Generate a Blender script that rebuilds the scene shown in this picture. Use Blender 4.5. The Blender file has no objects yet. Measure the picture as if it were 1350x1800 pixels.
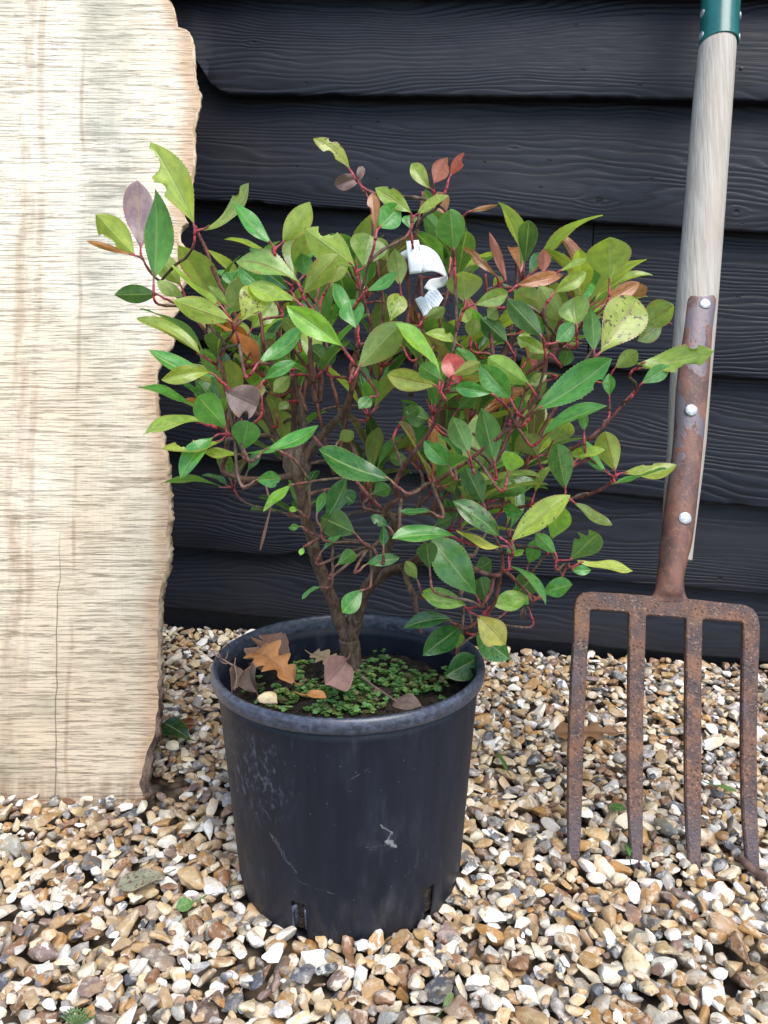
import bpy, bmesh, math, random
import numpy as np
from mathutils import Vector, Matrix, noise as mnoise
R = math.radians
rng = random.Random(11)
nrg = np.random.default_rng(5)
sc = bpy.context.scene
C = sc.collection

# ------------------------------------------------------------------ camera
CAM_H, CAM_D, PITCH, F = 0.583, 0.80, R(11.58), 1352.0
cd = bpy.data.cameras.new('camera'); cam = bpy.data.objects.new('camera', cd); C.objects.link(cam)
cam.location = (0, -CAM_D, CAM_H)
cam.rotation_euler = (R(90) - PITCH, 0, 0)
cd.sensor_fit = 'VERTICAL'; cd.sensor_height = 36.0; cd.lens = 36.0 * F / 1800.0
cd.clip_start = 0.02; cd.clip_end = 500
sc.camera = cam

# ------------------------------------------------------------------ light
SUN_EL, SUN_AZ = R(56), R(152)          # azimuth: clockwise from +Y; bright overcast from front right
w = bpy.data.worlds.new('World'); sc.world = w; w.use_nodes = True
wn = w.node_tree.nodes; wl = w.node_tree.links
sky = wn.new('ShaderNodeTexSky'); sky.sky_type = 'NISHITA'; sky.sun_disc = False
sky.sun_elevation = SUN_EL; sky.sun_rotation = SUN_AZ
sky.dust_density = 1.0; sky.air_density = 1.0
bg = wn['Background']; wl.new(sky.outputs[0], bg.inputs[0]); bg.inputs[1].default_value = 0.14
sd = bpy.data.lights.new('sun', 'SUN'); sd.energy = 1.45; sd.angle = R(40); sd.color = (1, 0.95, 0.88)
sun = bpy.data.objects.new('sun', sd); C.objects.link(sun)
sdir = Vector((math.sin(SUN_AZ) * math.cos(SUN_EL), math.cos(SUN_AZ) * math.cos(SUN_EL), math.sin(SUN_EL)))
sun.rotation_euler = sdir.to_track_quat('Z', 'Y').to_euler()
sun.location = sdir * 5
sc.view_settings.view_transform = 'Standard'; sc.view_settings.look = 'None'
sc.view_settings.exposure = 1.3; sc.view_settings.gamma = 1

# ------------------------------------------------------------------ helpers
cp, sp = math.cos(PITCH), math.sin(PITCH)
CAM = Vector((0, -CAM_D, CAM_H))
def ray(px, py):
    u = (px - 675) / F; v = (py - 900) / F
    return Vector((u, cp - v * sp, -sp - v * cp))
def at(px, py, Y):
    d = ray(px, py); return CAM + d * ((Y + CAM_D) / d.y)
def on_plane(px, py, P, N):
    d = ray(px, py); return CAM + d * ((P - CAM).dot(N) / d.dot(N))
def to_px(p):
    q = p - CAM; zc = q.y * cp - q.z * sp; yc = -(q.y * sp + q.z * cp)
    return 675 + F * q.x / zc, 900 + F * yc / zc

def tag(o, label=None, cat=None, group=None, kind=None):
    if label: o['label'] = label
    if cat: o['category'] = cat
    if group: o['group'] = group
    if kind: o['kind'] = kind
    return o
def empty(name, label, cat, loc=(0, 0, 0), mat=None, group=None):
    o = bpy.data.objects.new(name, None); C.objects.link(o); o.empty_display_size = 0.05
    if mat is not None: o.matrix_world = mat
    else: o.location = loc
    return tag(o, label, cat, group)

class MB:
    def __init__(s):
        s.v = []; s.f = []; s.uv = []; s.col = []; s.fx = []
    def add(s, verts, faces, uv=None, col=(.5, .5, .5), fx=(0, 0, 0)):
        o = len(s.v); n = len(verts)
        s.v += [tuple(p) for p in verts]; s.f += [tuple(i + o for i in f) for f in faces]
        s.uv += uv if uv else [(0, 0)] * n
        s.col += col if isinstance(col, list) else [col] * n
        s.fx += fx if isinstance(fx, list) else [fx] * n
    def build(s, name, mat, parent=None, smooth=True, sharp=None):
        m = bpy.data.meshes.new(name); m.from_pydata(s.v, [], s.f)
        nv = len(s.v); nl = len(m.loops)
        idx = np.empty(nl, np.int32); m.loops.foreach_get('vertex_index', idx)
        ul = m.uv_layers.new(name='UVMap'); uv = np.array(s.uv, np.float32)
        ul.data.foreach_set('uv', uv[idx].ravel())
        for nm, dat in (('Col', s.col), ('fx', s.fx)):
            a = m.attributes.new(nm, 'FLOAT_VECTOR', 'POINT')
            a.data.foreach_set('vector', np.array(dat, np.float32).ravel())
        m.polygons.foreach_set('use_smooth', np.full(len(m.polygons), smooth, bool))
        m.materials.append(mat); m.update()
        if sharp: m.set_sharp_from_angle(angle=R(sharp))
        o = bpy.data.objects.new(name, m); C.objects.link(o)
        if parent: o.parent = parent
        return o
    def tube(s, pts, rad, n=8, col=None, jit=0, caps=True, aspect=1.0):
        pts = [Vector(p) for p in pts]; k = len(pts)
        rad = rad if isinstance(rad, list) else [rad] * k
        cols = col if isinstance(col, list) else [col or (.5, .5, .5)] * k
        verts = []; uv = []; vc = []; faces = []
        t0 = (pts[1] - pts[0]).normalized()
        ref = Vector((0, 0, 1)) if abs(t0.z) < .9 else Vector((0, 1, 0))
        a = t0.cross(ref).normalized(); L = 0
        for i, p in enumerate(pts):
            t = (pts[min(i + 1, k - 1)] - pts[max(i - 1, 0)]).normalized()
            a = (a - t * a.dot(t)).normalized(); b = t.cross(a)
            if i: L += (p - pts[i - 1]).length
            for j in range(n):
                an = 2 * math.pi * j / n
                r = rad[i] * (1 + jit * (mnoise.noise(p * 60 + Vector((j * 1.1, 0, 0)))))
                verts.append(p + a * (r * math.cos(an)) + b * (r * aspect * math.sin(an)))
                uv.append((j / n, L)); vc.append(cols[i])
        for i in range(k - 1):
            for j in range(n):
                j2 = (j + 1) % n
                faces.append((i * n + j, i * n + j2, (i + 1) * n + j2, (i + 1) * n + j))
        if caps:
            faces.append(tuple(range(n - 1, -1, -1))); faces.append(tuple((k - 1) * n + j for j in range(n)))
        s.add(verts, faces, uv, vc)
    def prism(s, poly, z0, z1, bev=0.0, col=(.5, .5, .5)):
        # poly: CCW list of (x,y); extruded along z with a small chamfer on the z1 side
        n = len(poly); cx = sum(p[0] for p in poly) / n; cy = sum(p[1] for p in poly) / n
        P = [Vector((p[0], p[1])) for p in poly]; ins = []
        for i in range(n):
            e1 = (P[i] - P[i - 1]).normalized(); e2 = (P[(i + 1) % n] - P[i]).normalized()
            n1 = Vector((-e1.y, e1.x)); n2 = Vector((-e2.y, e2.x))
            m = (n1 + n2); m = m.normalized() / max(.4, m.normalized().dot(n1)) if m.length > 1e-6 else n1
            ins.append(P[i] + m * bev)
        v = [(p.x, p.y, z0) for p in P] + [(p.x, p.y, z1 - bev) for p in P] + [(q.x, q.y, z1) for q in ins]
        f = [tuple(range(n - 1, -1, -1)), tuple(2 * n + i for i in range(n))]
        for i in range(n):
            j = (i + 1) % n
            f += [(i, j, n + j, n + i), (n + i, n + j, 2 * n + j, 2 * n + i)]
        s.add(v, f, None, col)

def lerp_poly(pts, n):
    """resample a polyline of tuples by index with smooth (catmull-rom) interpolation"""
    P = [np.array(p, float) for p in pts]; P = [2 * P[0] - P[1]] + P + [2 * P[-1] - P[-2]]
    out = []; m = len(P) - 3
    for i in range(n):
        t = i / (n - 1) * m; k = min(int(t), m - 1); t -= k
        a, b, c, d = P[k:k + 4]
        out.append(.5 * (2 * b + (c - a) * t + (2 * a - 5 * b + 4 * c - d) * t * t + (3 * b - a - 3 * c + d) * t ** 3))
    return out

# ------------------------------------------------------------------ materials
class NT:
    def __init__(s, name):
        s.m = bpy.data.materials.new(name); s.m.use_nodes = True
        s.t = s.m.node_tree; s.p = s.t.nodes['Principled BSDF']; s.out = s.t.nodes['Material Output']
    def n(s, typ, **kw):
        nd = s.t.nodes.new('ShaderNode' + typ)
        for k, v in kw.items(): setattr(nd, k, v)
        return nd
    def l(s, a, b): s.t.links.new(a, b)
    def setin(s, sock, v):
        if hasattr(v, 'is_output') or isinstance(v, bpy.types.NodeSocket): s.l(v, sock)
        else: sock.default_value = v
    def math(s, op, a, b=0.0, c=0.0, clamp=False):
        nd = s.n('Math', operation=op, use_clamp=clamp)
        for i, v in enumerate((a, b, c)): s.setin(nd.inputs[i], v)
        return nd.outputs[0]
    def vmath(s, op, a, b=(0, 0, 0)):
        nd = s.n('VectorMath', operation=op); s.setin(nd.inputs[0], a); s.setin(nd.inputs[1], b); return nd.outputs[0]
    def mix(s, f, a, b, mode='MIX'):
        nd = s.n('Mix', data_type='RGBA', blend_type=mode); nd.clamp_factor = True
        s.setin(nd.inputs[0], f)
        for sk, v in ((nd.inputs[6], a), (nd.inputs[7], b)):
            if isinstance(v, tuple) and len(v) == 3: v = (*v, 1)
            s.setin(sk, v)
        return nd.outputs[2]
    def ramp(s, f, lo, hi, a=0.0, b=1.0, smooth=True):
        nd = s.n('MapRange', interpolation_type='SMOOTHSTEP' if smooth else 'LINEAR', clamp=True)
        s.setin(nd.inputs[0], f)
        for i, v in enumerate((lo, hi, a, b)): nd.inputs[i + 1].default_value = v
        return nd.outputs[0]
    def noise(s, vec, scale, detail=3, rough=.55, dist=0.0):
        nd = s.n('TexNoise'); s.setin(nd.inputs['Vector'], vec); nd.inputs['Scale'].default_value = scale
        nd.inputs['Detail'].default_value = detail; nd.inputs['Roughness'].default_value = rough
        nd.inputs['Distortion'].default_value = dist; return nd.outputs[0]
    def voro(s, vec, scale, feature='F1', rnd=1.0):
        nd = s.n('TexVoronoi', feature=feature); s.setin(nd.inputs['Vector'], vec)
        nd.inputs['Scale'].default_value = scale; nd.inputs['Randomness'].default_value = rnd; return nd
    def wave(s, vec, scale, dist, detail=2, dscale=1.0, direction='X'):
        nd = s.n('TexWave', bands_direction=direction); s.setin(nd.inputs['Vector'], vec)
        nd.inputs['Scale'].default_value = scale; nd.inputs['Distortion'].default_value = dist
        nd.inputs['Detail'].default_value = detail; nd.inputs['Detail Scale'].default_value = dscale; return nd.outputs[1]
    def obj(s): return s.n('TexCoord').outputs['Object']
    def uv(s): return s.n('TexCoord').outputs['UV']
    def attr(s, name): return s.n('Attribute', attribute_name=name)
    def sep(s, v): nd = s.n('SeparateXYZ'); s.l(v, nd.inputs[0]); return nd.outputs
    def comb(s, x, y, z):
        nd = s.n('CombineXYZ'); [s.setin(nd.inputs[i], v) for i, v in enumerate((x, y, z))]; return nd.outputs[0]
    def scale(s, v, sx, sy, sz): return s.vmath('MULTIPLY', v, (sx, sy, sz))
    def bump(s, h, strength=.5, dist=.01, prev=None):
        nd = s.n('Bump'); nd.inputs['Strength'].default_value = strength; nd.inputs['Distance'].default_value = dist
        s.l(h, nd.inputs['Height'])
        if prev is not None: s.l(prev, nd.inputs['Normal'])
        return nd.outputs[0]
    def done(s, col=None, rough=None, normal=None, spec=None, metal=None):
        for nm, v in (('Base Color', col), ('Roughness', rough), ('Normal', normal), ('Specular IOR Level', spec), ('Metallic', metal)):
            if v is None: continue
            if isinstance(v, tuple) and len(v) == 3: v = (*v, 1)
            s.setin(s.p.inputs[nm], v)
        return s.m

def mat_cladding(knots=()):
    t = NT('black_stained_timber'); uv = t.uv(); x, y, _ = t.sep(uv)
    # warp the grain around
    lowv = t.scale(uv, 1.3, 6, 1)
    warp = t.noise(lowv, 1.0, 3, .5)
    warp2 = t.noise(t.scale(uv, 5, 40, 1), 1.0, 2, .5)
    yy = t.math('ADD', y, t.math('MULTIPLY', t.math('SUBTRACT', warp, .5), .20))
    yy = t.math('ADD', yy, t.math('MULTIPLY', t.math('SUBTRACT', warp2, .5), .009))
    # knots: grain pushed apart around sparse centres
    kv = t.voro(t.scale(uv, 1.9, 5.0, 1), 1.0); kd = kv.outputs[0]
    bulge = t.ramp(kd, 0.0, .28, 1, 0)
    yy = t.math('ADD', yy, t.math('MULTIPLY', bulge, .028))
    core = None
    for (ks, kv_, kr) in knots:
        ex = t.math('SUBTRACT', x, ks); ey = t.math('MULTIPLY', t.math('SUBTRACT', y, kv_), 1.5)
        dd = t.math('SQRT', t.math('ADD', t.math('MULTIPLY', ex, ex), t.math('MULTIPLY', ey, ey)))
        dd = t.math('ADD', dd, t.math('MULTIPLY', t.math('SUBTRACT', t.noise(uv, 60, 3), .5), .008))
        sg = t.math('SIGN', t.math('SUBTRACT', y, kv_ ))
        yy = t.math('SUBTRACT', yy, t.math('MULTIPLY', t.math('MULTIPLY', t.ramp(dd, 0, kr * 4.5, 1, 0), sg), kr * .9))
        kc = t.ramp(dd, kr * .35, kr, 1, 0); core = kc if core is None else t.math('MAXIMUM', core, kc)
    saw = t.math('FRACT', t.math('MULTIPLY', yy, 105.0))
    ridge = t.math('MULTIPLY', t.ramp(saw, 0, .62), t.ramp(saw, .72, 1.0, 1, 0))
    amp = t.ramp(t.noise(t.scale(uv, 1.3, 9, 1), 1.0, 2), .33, .62, .15, 1)
    ridge = t.math('MULTIPLY', ridge, amp)
    knot = t.math('MULTIPLY', t.ramp(kd, .0, .09, 1, 0), t.math('SINE', t.math('MULTIPLY', kd, 260)))
    fine = t.noise(t.scale(uv, 18, 700, 1), 1.0, 3, .6)
    soft = t.noise(t.scale(uv, 8, 22, 1), 1.0, 3, .6)
    holes = t.ramp(t.voro(t.scale(uv, 16, 34, 1), 1.0).outputs[0], .045, .075, 0, 1)
    h = t.math('ADD', t.math('MULTIPLY', ridge, 1.0), t.math('MULTIPLY', fine, .35))
    h = t.math('ADD', h, t.math('MULTIPLY', soft, .5)); h = t.math('ADD', h, t.math('MULTIPLY', holes, 1.3))
    h = t.math('ADD', h, t.math('MULTIPLY', knot, .8))
    if core is not None: h = t.math('SUBTRACT', h, t.math('MULTIPLY', core, t.ramp(t.noise(t.scale(uv, 90, 160, 1), 1.0, 3, .7), .35, .65, .2, 2.2)))
    nrm = t.bump(h, .68, .0013)
    col = t.mix(t.ramp(ridge, 0, .6), (.0036, .0046, .0086), (.0095, .0118, .0205))
    col = t.mix(t.ramp(t.noise(t.scale(uv, 3, 8, 1), 1.0, 4), .4, .75), col, (.0150, .0152, .0185))
    col = t.mix(t.math('SUBTRACT', 1.0, holes), col, (.003, .003, .004))
    if core is not None: col = t.mix(t.math('MULTIPLY', core, .8), col, (.002, .002, .003))
    ro = t.ramp(fine, .3, .7, .46, .70)
    return t.done(col, ro, nrm, .30)

def mat_plank():
    t = NT('sawn_pale_timber'); uv = t.uv(); x, y, _ = t.sep(uv)
    wob = t.math('MULTIPLY', t.math('SUBTRACT', t.noise(t.scale(uv, 3, 5, 1), 1.0, 2), .5), .012)
    yw = t.math('ADD', y, wob)
    cv = t.comb(x, yw, 0.0)
    marks = t.noise(t.scale(cv, 7, 300, 1), 1.0, 4, .75)         # saw marks across
    marks2 = t.noise(t.scale(cv, 16, 620, 1), 1.0, 3, .65)
    grain = t.noise(t.scale(uv, 300, 14, 1), 1.0, 4, .7)        # grain lengthways
    blot = t.noise(t.scale(uv, 5, 3, 1), 1.0, 3)
    dark = t.ramp(marks, .55, .605, 0, 1)
    dark = t.math('MULTIPLY', dark, t.ramp(t.noise(t.scale(uv, 20, 46, 1), 1.0, 3), .34, .56, .15, 1))
    dark = t.math('MAXIMUM', dark, t.math('MULTIPLY', t.ramp(marks2, .56, .63), .6))
    dark = t.math('MULTIPLY', dark, t.ramp(grain, .25, .6, .55, 1))
    col = t.mix(t.ramp(grain, .36, .62), (.735, .645, .485), (.80, .735, .59))
    col = t.mix(t.ramp(blot, .4, .7, 0, .5), col, (.64, .50, .33))
    low_shade = t.math('MULTIPLY', t.ramp(t.math('ADD', y, t.math('MULTIPLY', t.math('SUBTRACT', t.noise(t.scale(uv, 9, 5, 1), 1.0, 4, .6), .5), .9)), .1, .75, 1, 0), .55)  # light falloff painted in: plank goes mottled tan and dimmer towards the ground
    col = t.mix(low_shade, col, (.52, .38, .235))
    col = t.mix(t.math('MULTIPLY', dark, .55), col, (.30, .20, .11))
    # long streaks: brown heart lines at left, a grey green weather stain
    def band(x0, w, amp):
        dx = t.math('ABSOLUTE', t.math('SUBTRACT', t.math('ADD', x, t.math('MULTIPLY', t.math('SUBTRACT', t.noise(t.scale(uv, 1, 2.6, 1), 1.0, 3), .5), .05)), x0))
        return t.math('MULTIPLY', t.ramp(dx, w * .3, w, 1, 0), amp)
    tat = t.ramp(t.noise(t.scale(uv, 34, 11, 1), 1.0, 4, .6), .38, .62)
    br = t.math('MULTIPLY', t.math('MAXIMUM', band(-.505, .016, 1.0), band(-.425, .004, .9)), tat)
    br = t.math('MAXIMUM', br, t.math('MULTIPLY', band(-.484, .008, .8), tat))
    col = t.mix(t.math('MULTIPLY', br, .45), col, (.30, .17, .09))
    up = t.ramp(y, .35, .85)
    st = t.math('MULTIPLY', t.math('MULTIPLY', band(-.392, .058, 1.0), up), t.ramp(t.noise(t.scale(uv, 16, 40, 1), 1.0, 4), .3, .7, .25, 1))
    col = t.mix(t.math('MULTIPLY', st, .62), col, (.30, .30, .23))
    lo = t.math('MULTIPLY', t.math('MULTIPLY', band(-.478, .065, 1.0), t.ramp(y, .12, .28, 1, 0)), t.ramp(t.noise(t.scale(uv, 12, 14, 1), 1.0, 4), .35, .7))
    col = t.mix(t.math('MULTIPLY', lo, .65), col, (.27, .25, .17))
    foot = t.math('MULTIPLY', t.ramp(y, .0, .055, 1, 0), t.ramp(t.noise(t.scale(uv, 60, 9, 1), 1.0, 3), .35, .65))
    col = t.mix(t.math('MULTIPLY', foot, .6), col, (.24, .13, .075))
    # cream and brown near the live edge (edge coordinate kept in fx.x: metres from the edge)
    ed = t.sep(t.attr('fx').outputs['Vector'])[0]
    edn = t.math('ADD', ed, t.math('MULTIPLY', t.math('SUBTRACT', t.noise(t.scale(uv, 14, 16, 1), 1.0, 3), .5), .03))
    col = t.mix(t.math('MULTIPLY', t.ramp(edn, .008, .036, 1, 0), .75), col, (.52, .33, .19))
    # one shrinkage crack
    cr = t.math('ABSOLUTE', t.math('SUBTRACT', t.math('ADD', x, t.math('MULTIPLY', t.math('SUBTRACT', t.noise(t.scale(uv, 0, 7, 1), 1.0, 3), .5), .022)), -.443))
    crk = t.math('MULTIPLY', t.ramp(cr, .0002, .0009, 1, 0), t.ramp(y, .22, .40, 1, 0))
    col = t.mix(t.math('MULTIPLY', crk, .4), col, (.10, .05, .03))
    h = t.math('SUBTRACT', t.math('MULTIPLY', grain, .25), t.math('MULTIPLY', dark, .9))
    h = t.math('SUBTRACT', h, t.math('MULTIPLY', crk, 2.0))
    return t.done(col, .75, t.bump(h, .8, .0022), .25)

def mat_bark(name='rough_bark', a=(.055, .035, .028), b=(.20, .13, .09), sc_=60):
    t = NT(name); o = t.obj()
    n1 = t.noise(t.scale(o, 1, 1, .45), sc_, 5, .65); n2 = t.noise(o, sc_ * 5, 3)
    col = t.mix(t.ramp(n1, .36, .64), a, b)
    h = t.math('ADD', n1, t.math('MULTIPLY', n2, .4))
    return t.done(col, .85, t.bump(h, .9, .004), .2)

def mat_live_edge():
    t = NT('live_edge'); o = t.obj(); x, y, z = t.sep(o)
    n1 = t.noise(t.scale(o, 1, .5, 1), 70, 5, .65); n2 = t.noise(o, 300, 3)
    a = t.mix(t.ramp(n1, .36, .64), (.055, .036, .03), (.20, .14, .10)); b = t.mix(t.ramp(n1, .36, .64), (.34, .23, .14), (.60, .46, .31))
    k = t.ramp(t.math('ADD', y, t.math('MULTIPLY', t.math('SUBTRACT', t.noise(t.scale(o, 1, 8, 1), 1.0, 3), .5), .5)), .12, .34)
    return t.done(t.mix(k, a, b), .85, t.bump(t.math('ADD', n1, t.math('MULTIPLY', n2, .4)), .9, .004), .2)

def mat_stem():
    t = NT('stem_bark'); o = t.obj(); c = t.attr('Col').outputs['Color']
    n1 = t.noise(t.scale(o, 1, 1, .35), 170, 4, .65); n2 = t.noise(o, 55, 3)
    col = t.mix(t.ramp(n1, .35, .65), t.mix(.72, c, (.016, .010, .007)), c)
    col = t.mix(t.ramp(n2, .55, .72, 0, .35), col, (.26, .22, .17))
    return t.done(col, .62, t.bump(t.math('ADD', n1, n2), 1.0, .0035), .35)

def mat_leaf(name='leaf_blade', gloss=.24, trans=.42, dead=False):
    t = NT(name); uv = t.uv(); u, v, _ = t.sep(uv)
    c = t.attr('Col').outputs['Color']; fx = t.sep(t.attr('fx').outputs['Vector'])   # red, spot, seed
    s = t.math('MULTIPLY', t.math('ABSOLUTE', t.math('SUBTRACT', u, .5)), 2.0)
    sv = t.comb(t.math('ADD', u, t.math('MULTIPLY', fx[2], 37.0)), t.math('ADD', v, t.math('MULTIPLY', fx[2], 91.0)), fx[2])
    mid = t.ramp(s, .03, .085, 1, 0)
    ph = t.math('SUBTRACT', v, t.math('MULTIPLY', s, .20))
    ph = t.math('ADD', ph, t.math('MULTIPLY', t.math('SUBTRACT', t.noise(sv, 4, 2), .5), .05))
    fr = t.math('ABSOLUTE', t.math('SUBTRACT', t.math('FRACT', t.math('MULTIPLY', ph, 9.0)), .5))
    vein = t.math('MULTIPLY', t.ramp(fr, .02, .10, 1, 0), t.ramp(s, .55, .95, 1, 0))
    net = t.ramp(t.voro(t.scale(sv, 26, 44, 1), 1.0, 'DISTANCE_TO_EDGE').outputs[0], .02, .12, 1, 0)
    mott = t.noise(t.scale(sv, 4, 6, 1), 1.0, 4, .6)
    col = t.mix(t.ramp(mott, .3, .72), t.mix(.34, c, (.05, .025, .015) if dead else (.012, .03, .008)), t.mix(.09, c, (.45, .30, .16) if dead else (.5, .5, .12)))
    col = t.mix(t.math('MULTIPLY', vein, .10), col, (.08, .045, .03) if dead else (.34, .42, .16))
    col = t.mix(t.math('MULTIPLY', net, .08), col, (.02, .04, .01))
    geo = t.n('NewGeometry'); back = geo.outputs['Backfacing']
    midc = t.mix(.6, c, (.10, .05, .03)) if dead else t.mix(t.ramp(fx[0], .25, .6), (.36, .45, .17), (.34, .12, .07))
    col = t.mix(t.math('MULTIPLY', mid, .6), col, midc)
    # reddening from the margin inward
    rd = t.ramp(t.math('ADD', s, t.math('MULTIPLY', t.math('SUBTRACT', mott, .5), 1.6)), .78, 1.1)
    rd = t.math('MULTIPLY', rd, fx[0], clamp=True)
    col = t.mix(rd, col, (.30, .055, .030))
    col = t.mix(t.ramp(s, .93, .99, 0, .35), col, t.mix(.5, col, (.55, .55, .30)))
    # brown spots and blotches
    sn = t.noise(t.scale(sv, 7, 13, 1), 1.0, 3, .55)
    thr = t.math('SUBTRACT', .78, t.math('MULTIPLY', fx[1], .22))
    spot = t.ramp(t.math('SUBTRACT', sn, thr), 0, .035)
    col = t.mix(t.math('MULTIPLY', spot, .85), col, (.085, .028, .022))
    col = t.mix(t.math('MULTIPLY', back, .20), col, t.mix(.5, col, (.30, .22, .15) if dead else (.36, .40, .20)))
    h = t.math('SUBTRACT', t.math('MULTIPLY', mott, .5), t.math('ADD', t.math('MULTIPLY', vein, .12), t.math('MULTIPLY', mid, .7)))
    nrm = t.bump(h, .45, .0014)
    ro = t.math('ADD', t.math('ADD', gloss, t.math('MULTIPLY', back, .28)), t.ramp(mott, .3, .7, -.04, .1))
    t.done(col, ro, nrm, .5)
    if not dead: t.setin(t.p.inputs['Coat Weight'], t.math('SUBTRACT', .30, t.math('MULTIPLY', back, .30))); t.p.inputs['Coat Roughness'].default_value = .16
    tr = t.n('BsdfTranslucent'); t.l(t.mix(1.0, col, (1.75, 1.75, .6), 'MULTIPLY'), tr.inputs[0]); t.l(nrm, tr.inputs['Normal'])
    ms = t.n('MixShader'); ms.inputs[0].default_value = trans
    t.l(t.p.outputs[0], ms.inputs[1]); t.l(tr.outputs[0], ms.inputs[2]); t.l(ms.outputs[0], t.out.inputs[0])
    return t.m

def mat_stone():
    t = NT('flint_gravel'); o = t.obj(); c = t.attr('Col').outputs['Color']; fx = t.attr('fx').outputs['Vector']
    f = t.sep(fx)                        # seed, second colour amount, darkness of the core
    sv = t.vmath('ADD', o, t.comb(t.math('MULTIPLY', f[0], 13.0), t.math('MULTIPLY', f[0], 7.0), 0.0))
    n1 = t.noise(sv, 62, 4, .6, .4); n2 = t.noise(sv, 240, 5, .65); n3 = t.noise(sv, 30, 3, .6); n4 = t.noise(sv, 110, 4, .65)
    cc = t.mix(t.ramp(f[2], .30, .34), (.42, .28, .14), (.12, .12, .13))
    cc = t.mix(t.ramp(f[2], .60, .64), cc, (.70, .65, .55))
    m = t.math('MULTIPLY', t.ramp(n1, .47, .55), f[1])
    col = t.mix(m, c, cc)
    col = t.mix(t.ramp(n3, .46, .66, 0, .75), col, t.mix(1.0, col, (.88, .70, .46), 'MULTIPLY'))
    col = t.mix(t.ramp(n4, .50, .66, 0, .7), col, t.mix(.6, col, (.74, .66, .52)))
    col = t.mix(t.ramp(n2, .58, .70, 0, .5), col, t.mix(1.0, col, (.36, .30, .25), 'MULTIPLY'))
    h = t.math('ADD', t.math('MULTIPLY', n2, .4), t.math('ADD', n1, n4))
    return t.done(col, t.ramp(n1, .3, .7, .32, .6), t.bump(h, .6, .0022), .45)

def mat_ground():
    t = NT('gravel_ground'); o = t.obj()
    v = t.voro(o, 48); col = t.mix(t.ramp(v.outputs[0], .3, .75), (.20, .15, .10), (.03, .024, .018))
    return t.done(col, .85, t.bump(v.outputs[0], .8, .01), .2)

def mat_pot():
    t = NT('black_plastic'); o = t.obj(); x, y, z = t.sep(o)
    sc1 = t.noise(t.scale(o, 40, 40, 14), 1.0, 5, .65); big = t.noise(o, 9, 3)
    run = t.noise(t.scale(o, 70, 70, 5), 1.0, 4, .6)
    speck = t.ramp(t.voro(o, 90).outputs[0], .03, .075, 1, 0)
    dust = t.math('MULTIPLY', t.ramp(sc1, .50, .78), t.ramp(big, .45, .7))
    low = t.math('MULTIPLY', t.ramp(z, .0, .085, 1, 0), t.ramp(sc1, .38, .7))
    col = t.mix(t.ramp(run, .35, .7, 0, .6), (.0060, .0082, .0155), (.0115, .0150, .027))
    # chalky splash patch on the left front
    dx = t.math('ADD', x, .092); dz = t.math('SUBTRACT', z, .172)
    d2 = t.math('SQRT', t.math('ADD', t.math('MULTIPLY', dx, dx), t.math('MULTIPLY', t.math('MULTIPLY', dz, dz), .55)))
    chalk = t.math('MULTIPLY', t.ramp(d2, .01, .055, 1, 0), t.ramp(t.noise(t.scale(o, 150, 150, 95), 1.0, 5, .7), .50, .68))
    col = t.mix(t.math('MULTIPLY', chalk, .5), col, (.16, .18, .24))
    col = t.mix(t.math('MULTIPLY', dust, .52), col, (.075, .082, .10))
    col = t.mix(t.math('MULTIPLY', low, .42), col, (.085, .072, .055))
    col = t.mix(t.math('MULTIPLY', speck, .35), col, (.25, .25, .26))
    def scratch(x0, z0, x1, z1, w, a):
        px = t.math('SUBTRACT', x, x0); pz = t.math('SUBTRACT', z, z0); dx, dz = x1 - x0, z1 - z0; L2 = dx * dx + dz * dz
        h = t.math('DIVIDE', t.math('ADD', t.math('MULTIPLY', px, dx), t.math('MULTIPLY', pz, dz)), L2, clamp=True)
        h = t.math('MINIMUM', t.math('MAXIMUM', h, 0.0), 1.0)
        wob = t.math('MULTIPLY', t.math('SUBTRACT', t.noise(o, 130, 3), .5), .006)
        ex = t.math('ADD', t.math('SUBTRACT', px, t.math('MULTIPLY', h, dx)), wob); ez = t.math('ADD', t.math('SUBTRACT', pz, t.math('MULTIPLY', h, dz)), wob)
        d = t.math('SQRT', t.math('ADD', t.math('MULTIPLY', ex, ex), t.math('MULTIPLY', ez, ez)))
        return t.math('MULTIPLY', t.math('MULTIPLY', t.ramp(d, w * .3, w, 1, 0), t.math('LESS_THAN', y, 0.0)), a)
    for q in ((.036, .137, .047, .124, .0011, .6), (.045, .124, .042, .116, .0014, .5), (.042, .117, .050, .108, .0026, .8), (-.075, .115, -.055, .085, .0007, .35), (-.070, .112, -.048, .078, .0006, .3), (.004, .188, .024, .200, .0006, .3), (.02, .113, .042, .113, .0006, .25), (-.05, .07, -.01, .06, .0006, .2), (.06, .07, .09, .09, .0006, .2)):
        col = t.mix(scratch(*q), col, (.24, .24, .25))
    scr = t.voro(t.vmath('ADD', t.scale(o, 16, 16, 9), t.scale(t.n('TexNoise').outputs[1], 1.5, 1.5, 1.5)), 1.0, 'DISTANCE_TO_EDGE')
    ro = t.math('ADD', t.ramp(sc1, .3, .75, .44, .66), t.math('MULTIPLY', low, .25))
    h = t.math('ADD', t.math('MULTIPLY', run, .5), t.math('MULTIPLY', sc1, .4))
    return t.done(col, ro, t.bump(h, .25, .0012), .34)

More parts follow.
